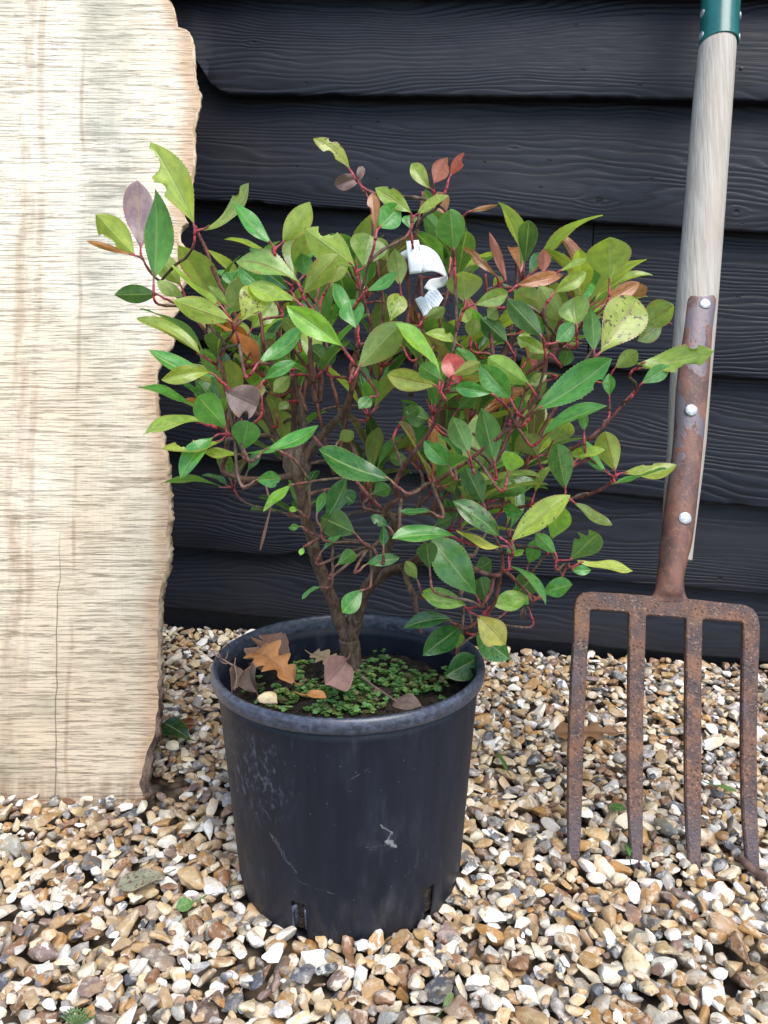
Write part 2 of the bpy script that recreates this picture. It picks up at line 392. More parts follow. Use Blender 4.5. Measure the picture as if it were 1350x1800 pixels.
def mat_rim():
    t = NT('scuffed_plastic_rim'); o = t.obj()
    a = t.noise(t.scale(o, 150, 150, 220), 1.0, 5, .7); b = t.noise(o, 300, 3)
    sc_ = t.ramp(t.math('ADD', a, t.math('MULTIPLY', b, .2)), .52, .74)
    col = t.mix(t.math('MULTIPLY', sc_, .5), (.030, .034, .047), (.10, .115, .165))
    return t.done(col, t.ramp(a, .3, .7, .26, .42), t.bump(a, .2, .0008), .55)

def mat_rust():
    t = NT('rusty_steel'); o = t.obj()
    n1 = t.noise(o, 38, 6, .7); n2 = t.noise(o, 300, 4, .65); n3 = t.noise(o, 17, 4)
    pit = t.ramp(t.voro(o, 210).outputs[0], .18, .42, 1, 0)
    col = t.mix(t.ramp(n1, .38, .62), (.060, .037, .034), (.155, .078, .050))
    col = t.mix(t.ramp(n2, .55, .66, 0, .75), col, (.34, .20, .13))
    col = t.mix(t.ramp(n3, .54, .66, 0, .62), col, (.115, .095, .105))
    col = t.mix(t.ramp(n3, .50, .40, 0, .55) if False else t.math('MULTIPLY', t.math('SUBTRACT', 1.0, t.ramp(n3, .36, .48)), .6), col, (.25, .115, .055))
    yw = t.sep(o)[1]; worn = t.math('MULTIPLY', t.ramp(t.math('ADD', yw, t.math('MULTIPLY', n3, .12)), .08, .16, 1, 0), t.ramp(n2, .35, .6, .9, .45))
    col = t.mix(worn, col, (.105, .085, .092))
    col = t.mix(t.math('MULTIPLY', pit, t.ramp(n1, .42, .6, 0, .7)), col, (.030, .018, .016))
    h = t.math('SUBTRACT', t.math('ADD', n1, t.math('MULTIPLY', n2, .6)), t.math('MULTIPLY', pit, .4))
    return t.done(col, t.ramp(n1, .3, .7, .5, .8), t.bump(h, .7, .0016), .45, t.ramp(n3, .5, .7, .05, .35))

def mat_strap():
    t = NT('rusty_socket_steel'); o = t.obj(); x, y, z = t.sep(o)
    n1 = t.noise(t.scale(o, 1, .5, 1), 50, 5, .65); n2 = t.noise(o, 230, 4, .6); n3 = t.noise(t.scale(o, 1, .55, 1), 24, 4, .6, .6)
    col = t.mix(t.ramp(n1, .38, .62), (.085, .042, .034), (.19, .085, .055))
    bare = t.math('MULTIPLY', t.ramp(t.math('ADD', n3, t.math('MULTIPLY', n2, .12)), .56, .585), t.ramp(y, .42, .50))
    col = t.mix(t.math('MULTIPLY', bare, .8), col, (.165, .155, .17))
    col = t.mix(t.ramp(n2, .57, .68, 0, .6), col, (.30, .15, .09))
    h = t.math('SUBTRACT', t.math('ADD', n1, t.math('MULTIPLY', n2, .5)), t.math('MULTIPLY', bare, .3))
    return t.done(col, .55, t.bump(h, .6, .0014), .5, t.math('MULTIPLY', bare, .5))

def mat_shaft():
    t = NT('weathered_shaft_wood'); o = t.obj()
    g = t.noise(t.scale(o, 260, 9, 260), 1.0, 4, .6); g2 = t.noise(t.scale(o, 420, 16, 420), 1.0, 3, .6); b = t.noise(t.scale(o, 24, 6, 24), 1.0, 3)
    col = t.mix(t.ramp(g, .34, .66), (.335, .295, .24), (.44, .40, .345))
    col = t.mix(t.ramp(b, .45, .75, 0, .6), col, (.36, .30, .22))
    col = t.mix(t.ramp(g2, .64, .74, 0, .4), col, (.20, .165, .125))
    return t.done(col, .6, t.bump(t.math('ADD', g, g2), .6, .0013), .35)

def mat_plain(name, col, rough=.5, metal=0.0, var=.25, sc_=60, spec=.5, bumpd=.0006):
    t = NT(name); o = t.obj(); n1 = t.noise(o, sc_, 4, .6)
    dk = tuple(c * (1 - var) for c in col); lt = tuple(min(1, c * (1 + var)) for c in col)
    return t.done(t.mix(t.ramp(n1, .3, .7), dk, lt), rough, t.bump(n1, .3, bumpd), spec, metal)

def mat_soil():
    t = NT('dark_compost'); o = t.obj(); n1 = t.noise(o, 90, 5, .7); n2 = t.noise(o, 400, 3)
    col = t.mix(t.ramp(n1, .35, .7), (.012, .009, .007), (.055, .038, .026))
    col = t.mix(t.ramp(n2, .58, .68, 0, .6), col, (.17, .12, .08))
    return t.done(col, .8, t.bump(t.math('ADD', n1, n2), 1, .004), .3)

def mat_label():
    t = NT('white_label_plastic'); uv = t.uv(); u, v, _ = t.sep(uv)
    lines = t.ramp(t.math('FRACT', t.math('MULTIPLY', v, 5.0)), .74, .78)
    wd = t.ramp(t.noise(t.scale(uv, 38, 5, 1), 1.0, 1), .48, .52)
    on = t.math('MULTIPLY', t.math('MULTIPLY', lines, wd), t.attr('fx').outputs['Fac'])
    fx = t.sep(t.attr('fx').outputs['Vector'])
    on = t.math('MULTIPLY', t.math('MULTIPLY', lines, wd), fx[0])
    return t.done(t.mix(t.math('MULTIPLY', on, .85), (.86, .88, .90), (.14, .19, .32)), .35, None, .5)

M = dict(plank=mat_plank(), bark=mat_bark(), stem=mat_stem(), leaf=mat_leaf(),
         dead=mat_leaf('dry_leaf', .6, .12, True), stone=mat_stone(), ground=mat_ground(), pot=mat_pot(), rim=mat_rim(), rust=mat_rust(),
         strap=mat_strap(), shaft=mat_shaft(), soil=mat_soil(), label=mat_label(),
         green=mat_plain('green_enamel', (.012, .115, .10), .25, 0, .2, 30),
         zinc=mat_plain('zinc_rivet', (.40, .41, .42), .48, .55, .3, 260),
         black=mat_plain('black_batten', (.012, .012, .015), .7),
         nail=mat_plain('painted_nail', (.02, .021, .026), .45),
         moss=mat_leaf('liverwort', .4, .2), twig=mat_plain('dry_twig', (.17, .105, .08), .7, 0, .4, 120, .3))

# ------------------------------------------------------------------ the ground
g = MB(); S = 60
g.add([(-S, -S, -.020), (S, -S, -.020), (S, S, -.020), (-S, S, -.020)], [(0, 1, 2, 3)])
tag(g.build('ground', M['ground']), kind='structure')

# ------------------------------------------------------------------ weatherboard wall
WP = at(290, 1092, 0)  # dummy to keep types
def ground_hit(px, py, z=0.0):
    d = ray(px, py); return CAM + d * ((z - CAM_H) / d.z)
WL, WR = ground_hit(290, 1092, .02), ground_hit(1340, 1163, .02)
WU = (WR - WL); WU.z = 0; WU.normalize()
WN = Vector((WU.y, -WU.x, 0))            # faces the camera
def wall_sz(px, py):
    p = on_plane(px, py, WL + WN * .038, WN) - WL; return p.dot(WU), p.z + WL.z
def wall_pt(s, z, out): q = WL + WU * s + WN * out; return Vector((q.x, q.y, z))
edges_px = [((300, -14), (1350, -12)), ((400, 167), (1350, 176)), ((345, 352), (1350, 408)), ((308, 595), (1350, 667)),
            ((287, 792), (1350, 894)), ((299, 962), (1340, 1043)), ((283, 1068), (1340, 1163))]
lines = []
for a, b in edges_px:
    (s0, z0), (s1, z1) = wall_sz(*a), wall_sz(*b); k = (z1 - z0) / (s1 - s0); lines.append((z0 - k * s0, k))
pitch_up = .165
while lines[0][0] < 1.9:
    lines.insert(0, (lines[0][0] + pitch_up, lines[0][1]))
nl = len(lines); i_notch = nl - 6
sA, sB, NS = -1.15, 1.9, 620
joint_s = wall_sz(1040, 500)[0]
notch = [wall_sz(335, 96), wall_sz(352, 118), wall_sz(372, 150), wall_sz(402, 166)]
def board_uv(px, py, bi): s_, z_ = wall_sz(px, py); return s_, z_ - lines[bi][0] - lines[bi][1] * s_ + bi * 3.37
M['clad'] = mat_cladding([(*board_uv(1052, 352, i_notch + 1), .011), (*board_uv(442, 70, i_notch), .006), (*board_uv(1295, 372, i_notch + 1), .006), (*board_uv(905, 255, i_notch + 1), .004)])
wall = empty('weatherboard_wall', 'black stained overlapping timber board wall behind the shrub', 'wall', WL)
wall.location = (WL.x, WL.y, 0)
WO = Vector((WL.x, WL.y, 0))
mb = MB()
for bi in range(nl):
    z0b, kb = lines[bi]
    ztop_l = lines[bi - 1] if bi else (z0b + pitch_up, kb)
    segs = [(sA, sB)]
    if bi == i_notch + 2: segs = [(sA, joint_s - .0012), (joint_s + .0012, sB)]
    for sg, (a, b) in enumerate(segs):
        n = max(4, int(NS * (b - a) / (sB - sA)))
        cols_ = []
        for i in range(n + 1):
            s = a + (b - a) * i / n
            zb = z0b + kb * s + .0028 * mnoise.noise(Vector((s * 5, bi * 9.1, 0))) + .0012 * mnoise.noise(Vector((s * 45, bi * 3.7, 2)))
            ch = mnoise.noise(Vector((s * 14, bi * 5.3, 7)))
            if ch > .42: zb += (ch - .42) * .016
            if bi == i_notch:
                if s < notch[-1][0]:
                    zn = np.interp(s, [q[0] for q in notch], [q[1] for q in notch])
                    if s < notch[0][0]: zn = notch[0][1]
                    zb = max(zb, zn + .002 * mnoise.noise(Vector((s * 60, 1, 5))))
            if bi == i_notch + 4:                      # ragged split near the trunk
                q = wall_sz(523, 950)[0]; zb += .011 * math.exp(-((s - q) / .035) ** 2) + .004 * math.exp(-((s - q) / .09) ** 2) * mnoise.noise(Vector((s * 70, 3, 3)))
            zt = ztop_l[0] + ztop_l[1] * s + .03
            cup = .003 * mnoise.noise(Vector((s * 2.1, bi * 2.2, 4)))
            ob, ot = .040 + cup, .006
            prof = [(zb + .001, .008), (zb, ob - .0025), (zb + .0015, ob - .0006), (zb + .004, ob)]
            for q in (.25, .5, .75, 1.0): prof.append((zb + (zt - zb) * q, ob + (ot - ob) * q))
            cols_.append([(wall_pt(s, z, o) - WO, (s, z - z0b - kb * s + bi * 3.37 + sg * 1.7)) for z, o in prof])
        vs = [p for c in cols_ for p, _ in c]; uv = [u for c in cols_ for _, u in c]; k = len(cols_[0])
        fs = [(i * k + j, (i + 1) * k + j, (i + 1) * k + j + 1, i * k + j + 1) for i in range(n) for j in range(k - 1)]
        fs += [tuple(range(k)), tuple(n * k + j for j in range(k - 1, -1, -1))]
        mb.add(vs, fs, uv)
mb.build('cladding', M['clad'], wall, True, 40)
mb = MB()
def slab(mb, s0, s1, z0, z1, o0, o1):
    v = [wall_pt(s, z, o) - WO for o in (o0, o1) for z in (z0, z1) for s in (s0, s1)]
    mb.add(v, [(0, 1, 3, 2), (4, 6, 7, 5), (0, 4, 5, 1), (2, 3, 7, 6), (0, 2, 6, 4), (1, 5, 7, 3)])
slab(mb, sA, sB, -.06, 2.1, .003, -.06)
mb.build('backing_board', M['black'], wall, False)
for px, py in ((1098, 140), (995, 428), (1012, 808), (1303, 120), (362, 316), (820, 330)):
    s, z = wall_sz(px, py); p = wall_pt(s, z, 0) - WO
    o_ = .030 - .021 * .3
    mb = MB(); c = on_plane(px, py, WL + WN * .031, WN) - WO
    mb.tube([c - WN * .004, c + WN * .0006, c + WN * .0014], [.0034, .0034, .002], 10)
    mb.build('nail', M['nail'], wall)

# ------------------------------------------------------------------ leaning live-edge plank
LEAN = R(15)
PO = ground_hit(120, 1408, -.004); PO.x = -.45
PUv = Vector((0, math.sin(LEAN), math.cos(LEAN))); PX = Vector((1, .02, 0)).normalized()
PXn = PX; PN = PXn.cross(PUv).normalized()          # faces the camera (-y)
if PN.y > 0: PN = -PN
def plank_uv(px, py):
    p = on_plane(px, py, PO, PN) - PO; return p.dot(PX) + PO.x, p.dot(PUv)
edge_px = [(268, 1402), (262, 1375), (266, 1345), (272, 1312), (282, 1290), (280, 1262), (284, 1225), (283, 1170), (281, 1110), (284, 1060), (286, 1040), (292, 1010), (297, 990), (300, 965),
           (296, 940), (299, 915), (301, 890), (296, 862), (297, 830), (292, 795), (285, 760), (278, 720), (274, 680), (277, 650), (291, 625), (303, 606),
           (308, 575), (302, 560), (314, 545), (310, 520), (322, 505), (331, 492), (331, 440), (316, 425), (318, 395), (328, 393), (318, 370), (335, 345), (342, 290), (341, 230), (346, 200), (354, 168),
           (348, 158), (342, 140), (341, 100), (337, 70), (329, 53), (310, 47), (305, 20), (300, 5), (288, -8), (283, -60), (292, -140), (300, -300), (296, -520)]
eu = [plank_uv(*p) for p in edge_px]
vs_ = [q[1] for q in eu]; order = sorted(range(len(eu)), key=lambda i: vs_[i])
ev = np.array([eu[i][1] for i in order]); ex = np.array([eu[i][0] for i in order])
plank = empty('sawn_plank', 'wide pale rough sawn plank with wavy natural edge, leaning beside the shrub', 'plank', mat=Matrix((
    (PX.x, PUv.x, PN.x, PO.x), (PX.y, PUv.y, PN.y, PO.y), (PX.z, PUv.z, PN.z, PO.z), (0, 0, 0, 1))))
NV = 420; VT = 1.62; rows = []; mb = MB(); bk = MB(); XL = -.95
for i in range(NV + 1):
    v = -.012 + (VT + .012) * i / NV
    xe = float(np.interp(v, ev, ex)) + .0026 * mnoise.noise(Vector((v * 70, 0, 0))) + .0022 * max(0, mnoise.noise(Vector((v * 38, 8, 0)))) + .0012 * mnoise.noise(Vector((v * 260, 4, 0)))
    bev = .004 + .003 * abs(mnoise.noise(Vector((v * 30, 3, 0))))
    if v < .12: bev += (.12 - v) * .08
    xs = [XL, XL + .3, -.45, -.40, -.36, xe - .05, xe - .022, xe - bev]
    xs = sorted([XL, XL + .3, -.46, -.42, -.385]) + xs[5:]
    for x in xs[:5]:
        pass
    rows.append((v, xs, xe))
k = 8
vs = []; uv = []; fxs = []
for v, xs, xe in rows:
    for x in xs:
        vs.append((x - PO.x, v, 0)); uv.append((x, v)); fxs.append((xe - x, 0, 0))
fs = [(i * k + j, i * k + j + 1, (i + 1) * k + j + 1, (i + 1) * k + j) for i in range(NV) for j in range(k - 1)]
mb.add(vs, fs, uv, fx=fxs)
# ends and back
TH = .042
b0 = [(XL - PO.x, rows[0][0], 0), (rows[0][1][-1] - PO.x, rows[0][0], 0), (rows[0][1][-1] - PO.x, rows[0][0], -TH), (XL - PO.x, rows[0][0], -TH)]
mb.add(b0, [(3, 2, 1, 0)], [(p[0] + PO.x, p[2]) for p in b0], fx=(.2, 0, 0))
b1 = [(p[0], VT, p[2]) for p in b0]; mb.add(b1, [(0, 1, 2, 3)], [(p[0], p[2]) for p in b1], fx=(.2, 0, 0))
bb = [(XL - PO.x, rows[0][0], -TH), (rows[0][1][-1] - PO.x - .02, rows[0][0], -TH), (rows[0][1][-1] - PO.x - .02, VT, -TH), (XL - PO.x, VT, -TH)]
mb.add(bb, [(3, 2, 1, 0)], [(p[0], p[1]) for p in bb], fx=(.2, 0, 0))
lf = [(XL - PO.x, rows[0][0], 0), (XL - PO.x, rows[0][0], -TH), (XL - PO.x, VT, -TH), (XL - PO.x, VT, 0)]
mb.add(lf, [(0, 3, 2, 1)], [(p[2], p[1]) for p in lf], fx=(.2, 0, 0))
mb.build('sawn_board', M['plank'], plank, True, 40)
# the live edge (bark and cambium) running down the side
vs = []; kk = 7
for i, (v, xs, xe) in enumerate(rows):
    xf = xs[-1] - PO.x; xo = xe - PO.x
    jag = lambda a, b: .0042 * mnoise.noise(Vector((v * 120, a, b))) + .0015 * mnoise.noise(Vector((v * 300, a, b + 9)))
    low = max(0, min(1, (.62 - v) / .2))
    rough = .35 + .65 * low
    vs += [(xf, v, .0), (xo - .001 + rough * jag(1, 0), v, -.0015), (xo - .001 + rough * jag(2, 0) + .002 * low, v, -.006), (xo - .005 + .004 * low + rough * jag(3, 0), v, -.014),
           (xo - .011 + .004 * low + rough * jag(4, 0), v, -.024), (xo - .018 + rough * jag(5, 0), v, -.036), (xs[-1] - PO.x - .02, v, -TH)]
fs = [(i * kk + j, i * kk + j + 1, (i + 1) * kk + j + 1, (i + 1) * kk + j) for i in range(NV) for j in range(kk - 1)]
bk.add(vs, fs); bk.build('bark_edge', mat_live_edge(), plank, True, 45)

# ------------------------------------------------------------------ pot
POTX = -.0390
def lathe(mb, prof, n=160, skip=None, x0=0, uvs=True):
    k = len(prof); v = []; uv = []
    for i in range(n):
        a = 2 * math.pi * i / n
        for r, z in prof:
            v.append((x0 + r * math.sin(a), -r * math.cos(a), z)); uv.append((i / n, z))
    f = []
    for i in range(n):
        i2 = (i + 1) % n
        for j in range(k - 1):
            if skip and skip(2 * math.pi * (i + .5) / n, (prof[j][1] + prof[j + 1][1]) / 2, j): continue
            f.append((i * k + j, i2 * k + j, i2 * k + j + 1, i * k + j + 1))
    mb.add(v, f, uv)
pot = empty('plant_pot', 'scuffed black plastic nursery pot holding the shrub', 'pot', (POTX, 0, 0))
H = .254
def rad(z):
    r = .1268 + (.1425 - .1268) * (z / .232)
    return r
outer = [(.0, -.002), (.06, -.003), (.105, -.004), (.116, -.006), (.1220, -.0055), (.1252, -.002), (.1264, .006)]
zz = [.016 + .0024 * i for i in range(14)] + [.055 + .018 * i for i in range(10)] + [.2275, .2385]
body = outer + [(rad(z), z) for z in zz]
nz0 = len(outer)
holes_at = [R(-21.5), R(42), R(105), R(170), R(235)]
def hole(a, z, j):
    if j < nz0 - 2 or z > .043: return False
    for h in holes_at:
        d = (a - h + math.pi) % (2 * math.pi) - math.pi
        wv = .062 if z > .030 else .045
        if abs(d) < wv: return True
    return False
mb = MB(); lathe(mb, body, 256, hole)
ob = mb.build('pot_wall', M['pot'], pot)
mod = ob.modifiers.new('thickness', 'SOLIDIFY'); mod.thickness = .0028; mod.offset = -1
rim = [(rad(.2385) - .0005, .2368), (.1464, .2385), (.1487, .2404), (.1498, .2436), (.1500, .2474), (.1494, .2512), (.1476, .2545), (.1452, .2554), (.1428, .2542), (.1414, .2508), (.1406, .240), (.1396, .222)]
mb = MB(); lathe(mb, rim, 192); mb.build('rim', M['rim'], pot)
# moulded tabs standing in the front drain slot
for h in holes_at[:1]:
    for sgn in (-1, 1):
        mb = MB(); a0 = h + sgn * .060
        vs = []
        for zq in (.012, .020, .028, .036):
            for da, dr in ((0, 0.0004), (-sgn * .030, -.006), (-sgn * .034, -.012)):
                a = a0 + da; r = rad(zq) + dr; vs.append((r * math.sin(a), -r * math.cos(a), zq))
        fs = [(i * 3 + j, i * 3 + j + 1, i * 3 + j + 4, i * 3 + j + 3) for i in range(3) for j in range(2)]
        mb.add(vs, fs); o = mb.build('drain_tab', M['rim'], pot); mm = o.modifiers.new('t', 'SOLIDIFY'); mm.thickness = .002; mm.offset = 0

# compost plug
def soil_z(x, y):
    d = math.hypot(x - .005, y - .03)
    return .203 + .030 * math.exp(-(d / .062) ** 2) + .006 * mnoise.noise(Vector((x * 30, y * 30, 1))) + .004 * mnoise.noise(Vector((x * 90, y * 90, 2)))
mb = MB(); n = 90; vs = [(0, 0, soil_z(0, 0))]; fs = []; rr = [.1365 * (i / 34) for i in range(1, 35)]
for r in rr:
    for i in range(n):
        a = 2 * math.pi * i / n; x, y = r * math.sin(a), -r * math.cos(a); vs.append((x, y, soil_z(x, y)))
for z in (.18, .03, .008):
    for i in range(n):
        a = 2 * math.pi * i / n; r = rad(z) - .0045; vs.append((r * math.sin(a), -r * math.cos(a), z))
tot = len(rr) + 3
for i in range(n): fs.append((0, 1 + i, 1 + (i + 1) % n))
for q in range(tot - 1):
    for i in range(n):
        i2 = (i + 1) % n; fs.append((1 + q * n + i, 1 + (q + 1) * n + i, 1 + (q + 1) * n + i2, 1 + q * n + i2))
mb.add(vs, fs)
ico = []
for _ in range(420):
    a = rng.random() * 6.283; r = .132 * math.sqrt(rng.random()); x, y = r * math.cos(a), r * math.sin(a)
    s = rng.uniform(.0012, .004); z = soil_z(x, y) + s * .3
    p = [Vector((rng.uniform(-1, 1), rng.uniform(-1, 1), rng.uniform(-.7, .9))).normalized() * s * rng.uniform(.7, 1.3) for _ in range(4)]
    b = Vector((x, y, z)); mb.add([b + q for q in p], [(0, 1, 2), (0, 2, 3), (0, 3, 1), (1, 3, 2)])
for _ in range(70):
    a = rng.random() * 6.283; r = .130 * math.sqrt(rng.random()); x, y = r * math.cos(a), r * math.sin(a); z = soil_z(x, y) + .003; an = rng.random() * 6.283; l = rng.uniform(.004, .016)
    d = Vector((math.cos(an), math.sin(an), rng.uniform(-.15, .35))) * l; p = Vector((x, y, z)); mb.tube([p, p + d * .5 + Vector((0, 0, rng.uniform(0, .002))), p + d], [.0006, .0006, .0003], 5)
soil = mb.build('potting_soil', M['soil']); soil.location = (POTX, 0, 0)
tag(soil, 'dark crumbly potting soil filling the black pot', 'soil')

# ------------------------------------------------------------------ leaves
def leaf_pts(L, W, ea=.95, eb=.62, serr=.05, nt=24, ns=3, fold=.25, bend=.4, wav=.03, bites=(), lobes=0, seed=0., twist=0., N=None):
    """leaf blade in local axes: x across, y along, z up from the upper face. returns verts, faces, uv"""
    tm = ea / (ea + eb); norm = tm ** ea * (1 - tm) ** eb
    vs = []; uv = []; fs = []
    ss = [-1 + i / ns for i in range(2 * ns + 1)]; k = len(ss)
    yy, zz_ = 0.0, 0.0; rows_ = nt + 1
    for i in range(rows_):
        t = i / nt; te = min(max(t, .012), .9985)
        hw = .5 * W * te ** ea * (1 - te) ** eb / norm
        if lobes: hw *= .80 + .30 * math.cos(2 * math.pi * lobes * t ** .9 + 2.6) if .08 < t < .95 else 1
        ang = -bend * (t - .25)
        if i: yy += math.cos(ang) * L / nt; zz_ += math.sin(ang) * L / nt
        for j, s in enumerate(ss):
            e = 1.0
            if abs(s) == 1:
                if serr: e = 1 + (serr if i % 2 else -serr) * (0.4 + .6 * math.sin(math.pi * t))
            side = 1 if s > 0 else -1
            for (bt, bw, bd, bs) in bites:
                if side == bs and s != 0:
                    q = max(0, 1 - ((t - bt) / bw) ** 2); q = math.sqrt(q) * bd
                    lim = 1 - q * (1 + .25 * mnoise.noise(Vector((t * 40, seed * 50, 0)))); e = min(e, max(.06, lim) / max(abs(s), .01)) if abs(s) > lim else e
            x = s * hw * e
            z = zz_ + fold * abs(x) - .9 * fold * x * x / max(W, 1e-6) + wav * L * math.sin(t * 9 + seed * 40 + (1.7 if s > 0 else 0)) * s * s
            tw = twist * t; xr = x * math.cos(tw) - (z - zz_) * math.sin(tw); zr = zz_ + x * math.sin(tw) + (z - zz_) * math.cos(tw)
            vs.append(Vector((xr, yy, zr))); uv.append((.5 + .5 * s, t))
    for i in range(nt):
        for j in range(k - 1): fs.append((i * k + j, i * k + j + 1, (i + 1) * k + j + 1, (i + 1) * k + j))
    return vs, fs, uv
def put_leaf(mb, base, axis, normal, L, W, col, fx, **kw):
    axis = axis.normalized(); normal = (normal - axis * normal.dot(axis)).normalized(); side = axis.cross(normal)
    vs, fs, uv = leaf_pts(L, W, seed=fx[2], **kw)
    # the bend must not throw the tip off: align chord with the axis
    tip = vs[-4] if len(vs) > 4 else vs[-1]; ch = Vector((0, tip.y, tip.z)); an = math.atan2(ch.z, ch.y); ca, sa = math.cos(-an), math.sin(-an)
    f = L / max(ch.length, 1e-6)
    out = []
    for p in vs:
        y = (p.y * ca - p.z * sa) * f; z = p.y * sa + p.z * ca
        out.append(base + side * p.x + axis * y + normal * z)
    mb.add(out, fs, uv, tuple(col), tuple(fx))

KIND = {  # albedo, red, spots
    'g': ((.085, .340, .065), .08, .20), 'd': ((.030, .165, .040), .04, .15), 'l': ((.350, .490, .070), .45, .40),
    'o': ((.270, .400, .095), .45, .50), 'y': ((.60, .64, .14), .45, .25), 'r': ((.66, .070, .085), .6, .1),
    'p': ((.60, .16, .15), .8, .1), 'u': ((.38, .22, .33), .35, .30), 'k': ((.46, .17, .070), .7, .45), 'c': ((.30, .64, .070), .15, .15),
    'q': ((.085, .270, .065), .10, .80), 'm': ((.46, .55, .09), .40, .85), 'e': ((.27, .18, .18), .2, .3), 't': ((.50, .40, .20), .2, .1),
    'w': ((.16, .12, .07), .2, .4)}
R1 = (130, 210, 2.25); R2 = (680, 230, 2.25); R3 = (230, 640, 2.4545); R4 = (660, 640, 2.4545)
# bx by tx ty width kind [options: b = further back, f = nearer, x = chewed, s = strap]
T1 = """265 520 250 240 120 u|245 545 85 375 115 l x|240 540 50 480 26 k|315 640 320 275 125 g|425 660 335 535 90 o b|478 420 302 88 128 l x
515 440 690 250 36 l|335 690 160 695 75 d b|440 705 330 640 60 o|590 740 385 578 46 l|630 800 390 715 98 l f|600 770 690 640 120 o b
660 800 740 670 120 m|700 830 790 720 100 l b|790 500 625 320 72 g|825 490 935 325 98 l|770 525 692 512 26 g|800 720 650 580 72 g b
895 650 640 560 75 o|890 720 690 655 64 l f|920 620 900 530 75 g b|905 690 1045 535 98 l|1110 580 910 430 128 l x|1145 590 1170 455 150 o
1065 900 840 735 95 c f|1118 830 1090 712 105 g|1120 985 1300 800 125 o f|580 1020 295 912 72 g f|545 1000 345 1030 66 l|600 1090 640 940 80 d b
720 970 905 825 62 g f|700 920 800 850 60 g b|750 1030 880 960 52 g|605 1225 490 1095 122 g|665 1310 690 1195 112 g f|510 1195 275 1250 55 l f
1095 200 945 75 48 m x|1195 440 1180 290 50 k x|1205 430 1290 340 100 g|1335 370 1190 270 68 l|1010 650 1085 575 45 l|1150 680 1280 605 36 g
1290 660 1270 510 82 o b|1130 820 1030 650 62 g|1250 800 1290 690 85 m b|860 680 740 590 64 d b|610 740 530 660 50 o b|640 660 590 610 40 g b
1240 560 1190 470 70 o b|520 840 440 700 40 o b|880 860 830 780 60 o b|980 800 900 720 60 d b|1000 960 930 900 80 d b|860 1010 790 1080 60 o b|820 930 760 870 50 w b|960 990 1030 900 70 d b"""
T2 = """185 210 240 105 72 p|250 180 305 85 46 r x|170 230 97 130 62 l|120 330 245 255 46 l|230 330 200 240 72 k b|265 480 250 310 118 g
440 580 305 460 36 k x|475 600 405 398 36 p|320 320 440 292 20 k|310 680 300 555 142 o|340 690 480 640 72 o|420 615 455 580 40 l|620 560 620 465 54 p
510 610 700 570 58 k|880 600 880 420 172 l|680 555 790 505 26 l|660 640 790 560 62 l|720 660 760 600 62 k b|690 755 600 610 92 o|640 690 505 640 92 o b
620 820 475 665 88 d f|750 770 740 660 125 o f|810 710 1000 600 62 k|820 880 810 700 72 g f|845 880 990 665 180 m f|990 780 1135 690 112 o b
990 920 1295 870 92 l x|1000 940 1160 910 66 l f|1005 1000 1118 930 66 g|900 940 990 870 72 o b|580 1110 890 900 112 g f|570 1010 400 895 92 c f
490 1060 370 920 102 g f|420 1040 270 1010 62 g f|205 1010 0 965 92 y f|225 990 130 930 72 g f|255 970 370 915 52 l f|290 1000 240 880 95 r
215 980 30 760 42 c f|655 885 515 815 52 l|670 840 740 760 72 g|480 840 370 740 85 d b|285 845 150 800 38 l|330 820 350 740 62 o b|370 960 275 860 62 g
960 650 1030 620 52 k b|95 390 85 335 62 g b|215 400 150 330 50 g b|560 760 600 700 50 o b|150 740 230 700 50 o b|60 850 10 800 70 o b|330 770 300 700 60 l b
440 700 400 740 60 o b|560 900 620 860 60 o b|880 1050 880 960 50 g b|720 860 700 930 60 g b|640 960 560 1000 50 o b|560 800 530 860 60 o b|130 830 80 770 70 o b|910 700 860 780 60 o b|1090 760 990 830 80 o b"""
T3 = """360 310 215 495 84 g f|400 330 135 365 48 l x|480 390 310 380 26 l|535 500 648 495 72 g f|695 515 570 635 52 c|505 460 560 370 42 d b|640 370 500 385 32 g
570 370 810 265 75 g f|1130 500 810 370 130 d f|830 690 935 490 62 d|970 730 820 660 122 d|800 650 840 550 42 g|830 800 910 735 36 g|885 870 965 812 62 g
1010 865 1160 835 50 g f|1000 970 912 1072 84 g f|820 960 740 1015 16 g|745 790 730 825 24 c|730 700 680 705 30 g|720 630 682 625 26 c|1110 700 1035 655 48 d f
1090 790 1090 700 42 d|565 140 565 85 34 t|1035 140 985 195 58 g|900 540 960 600 80 d b|1040 560 1120 530 70 g b|680 160 640 200 40 o b|620 200 600 150 40 o b|1180 230 1240 190 60 d b|900 330 960 290 60 o b"""
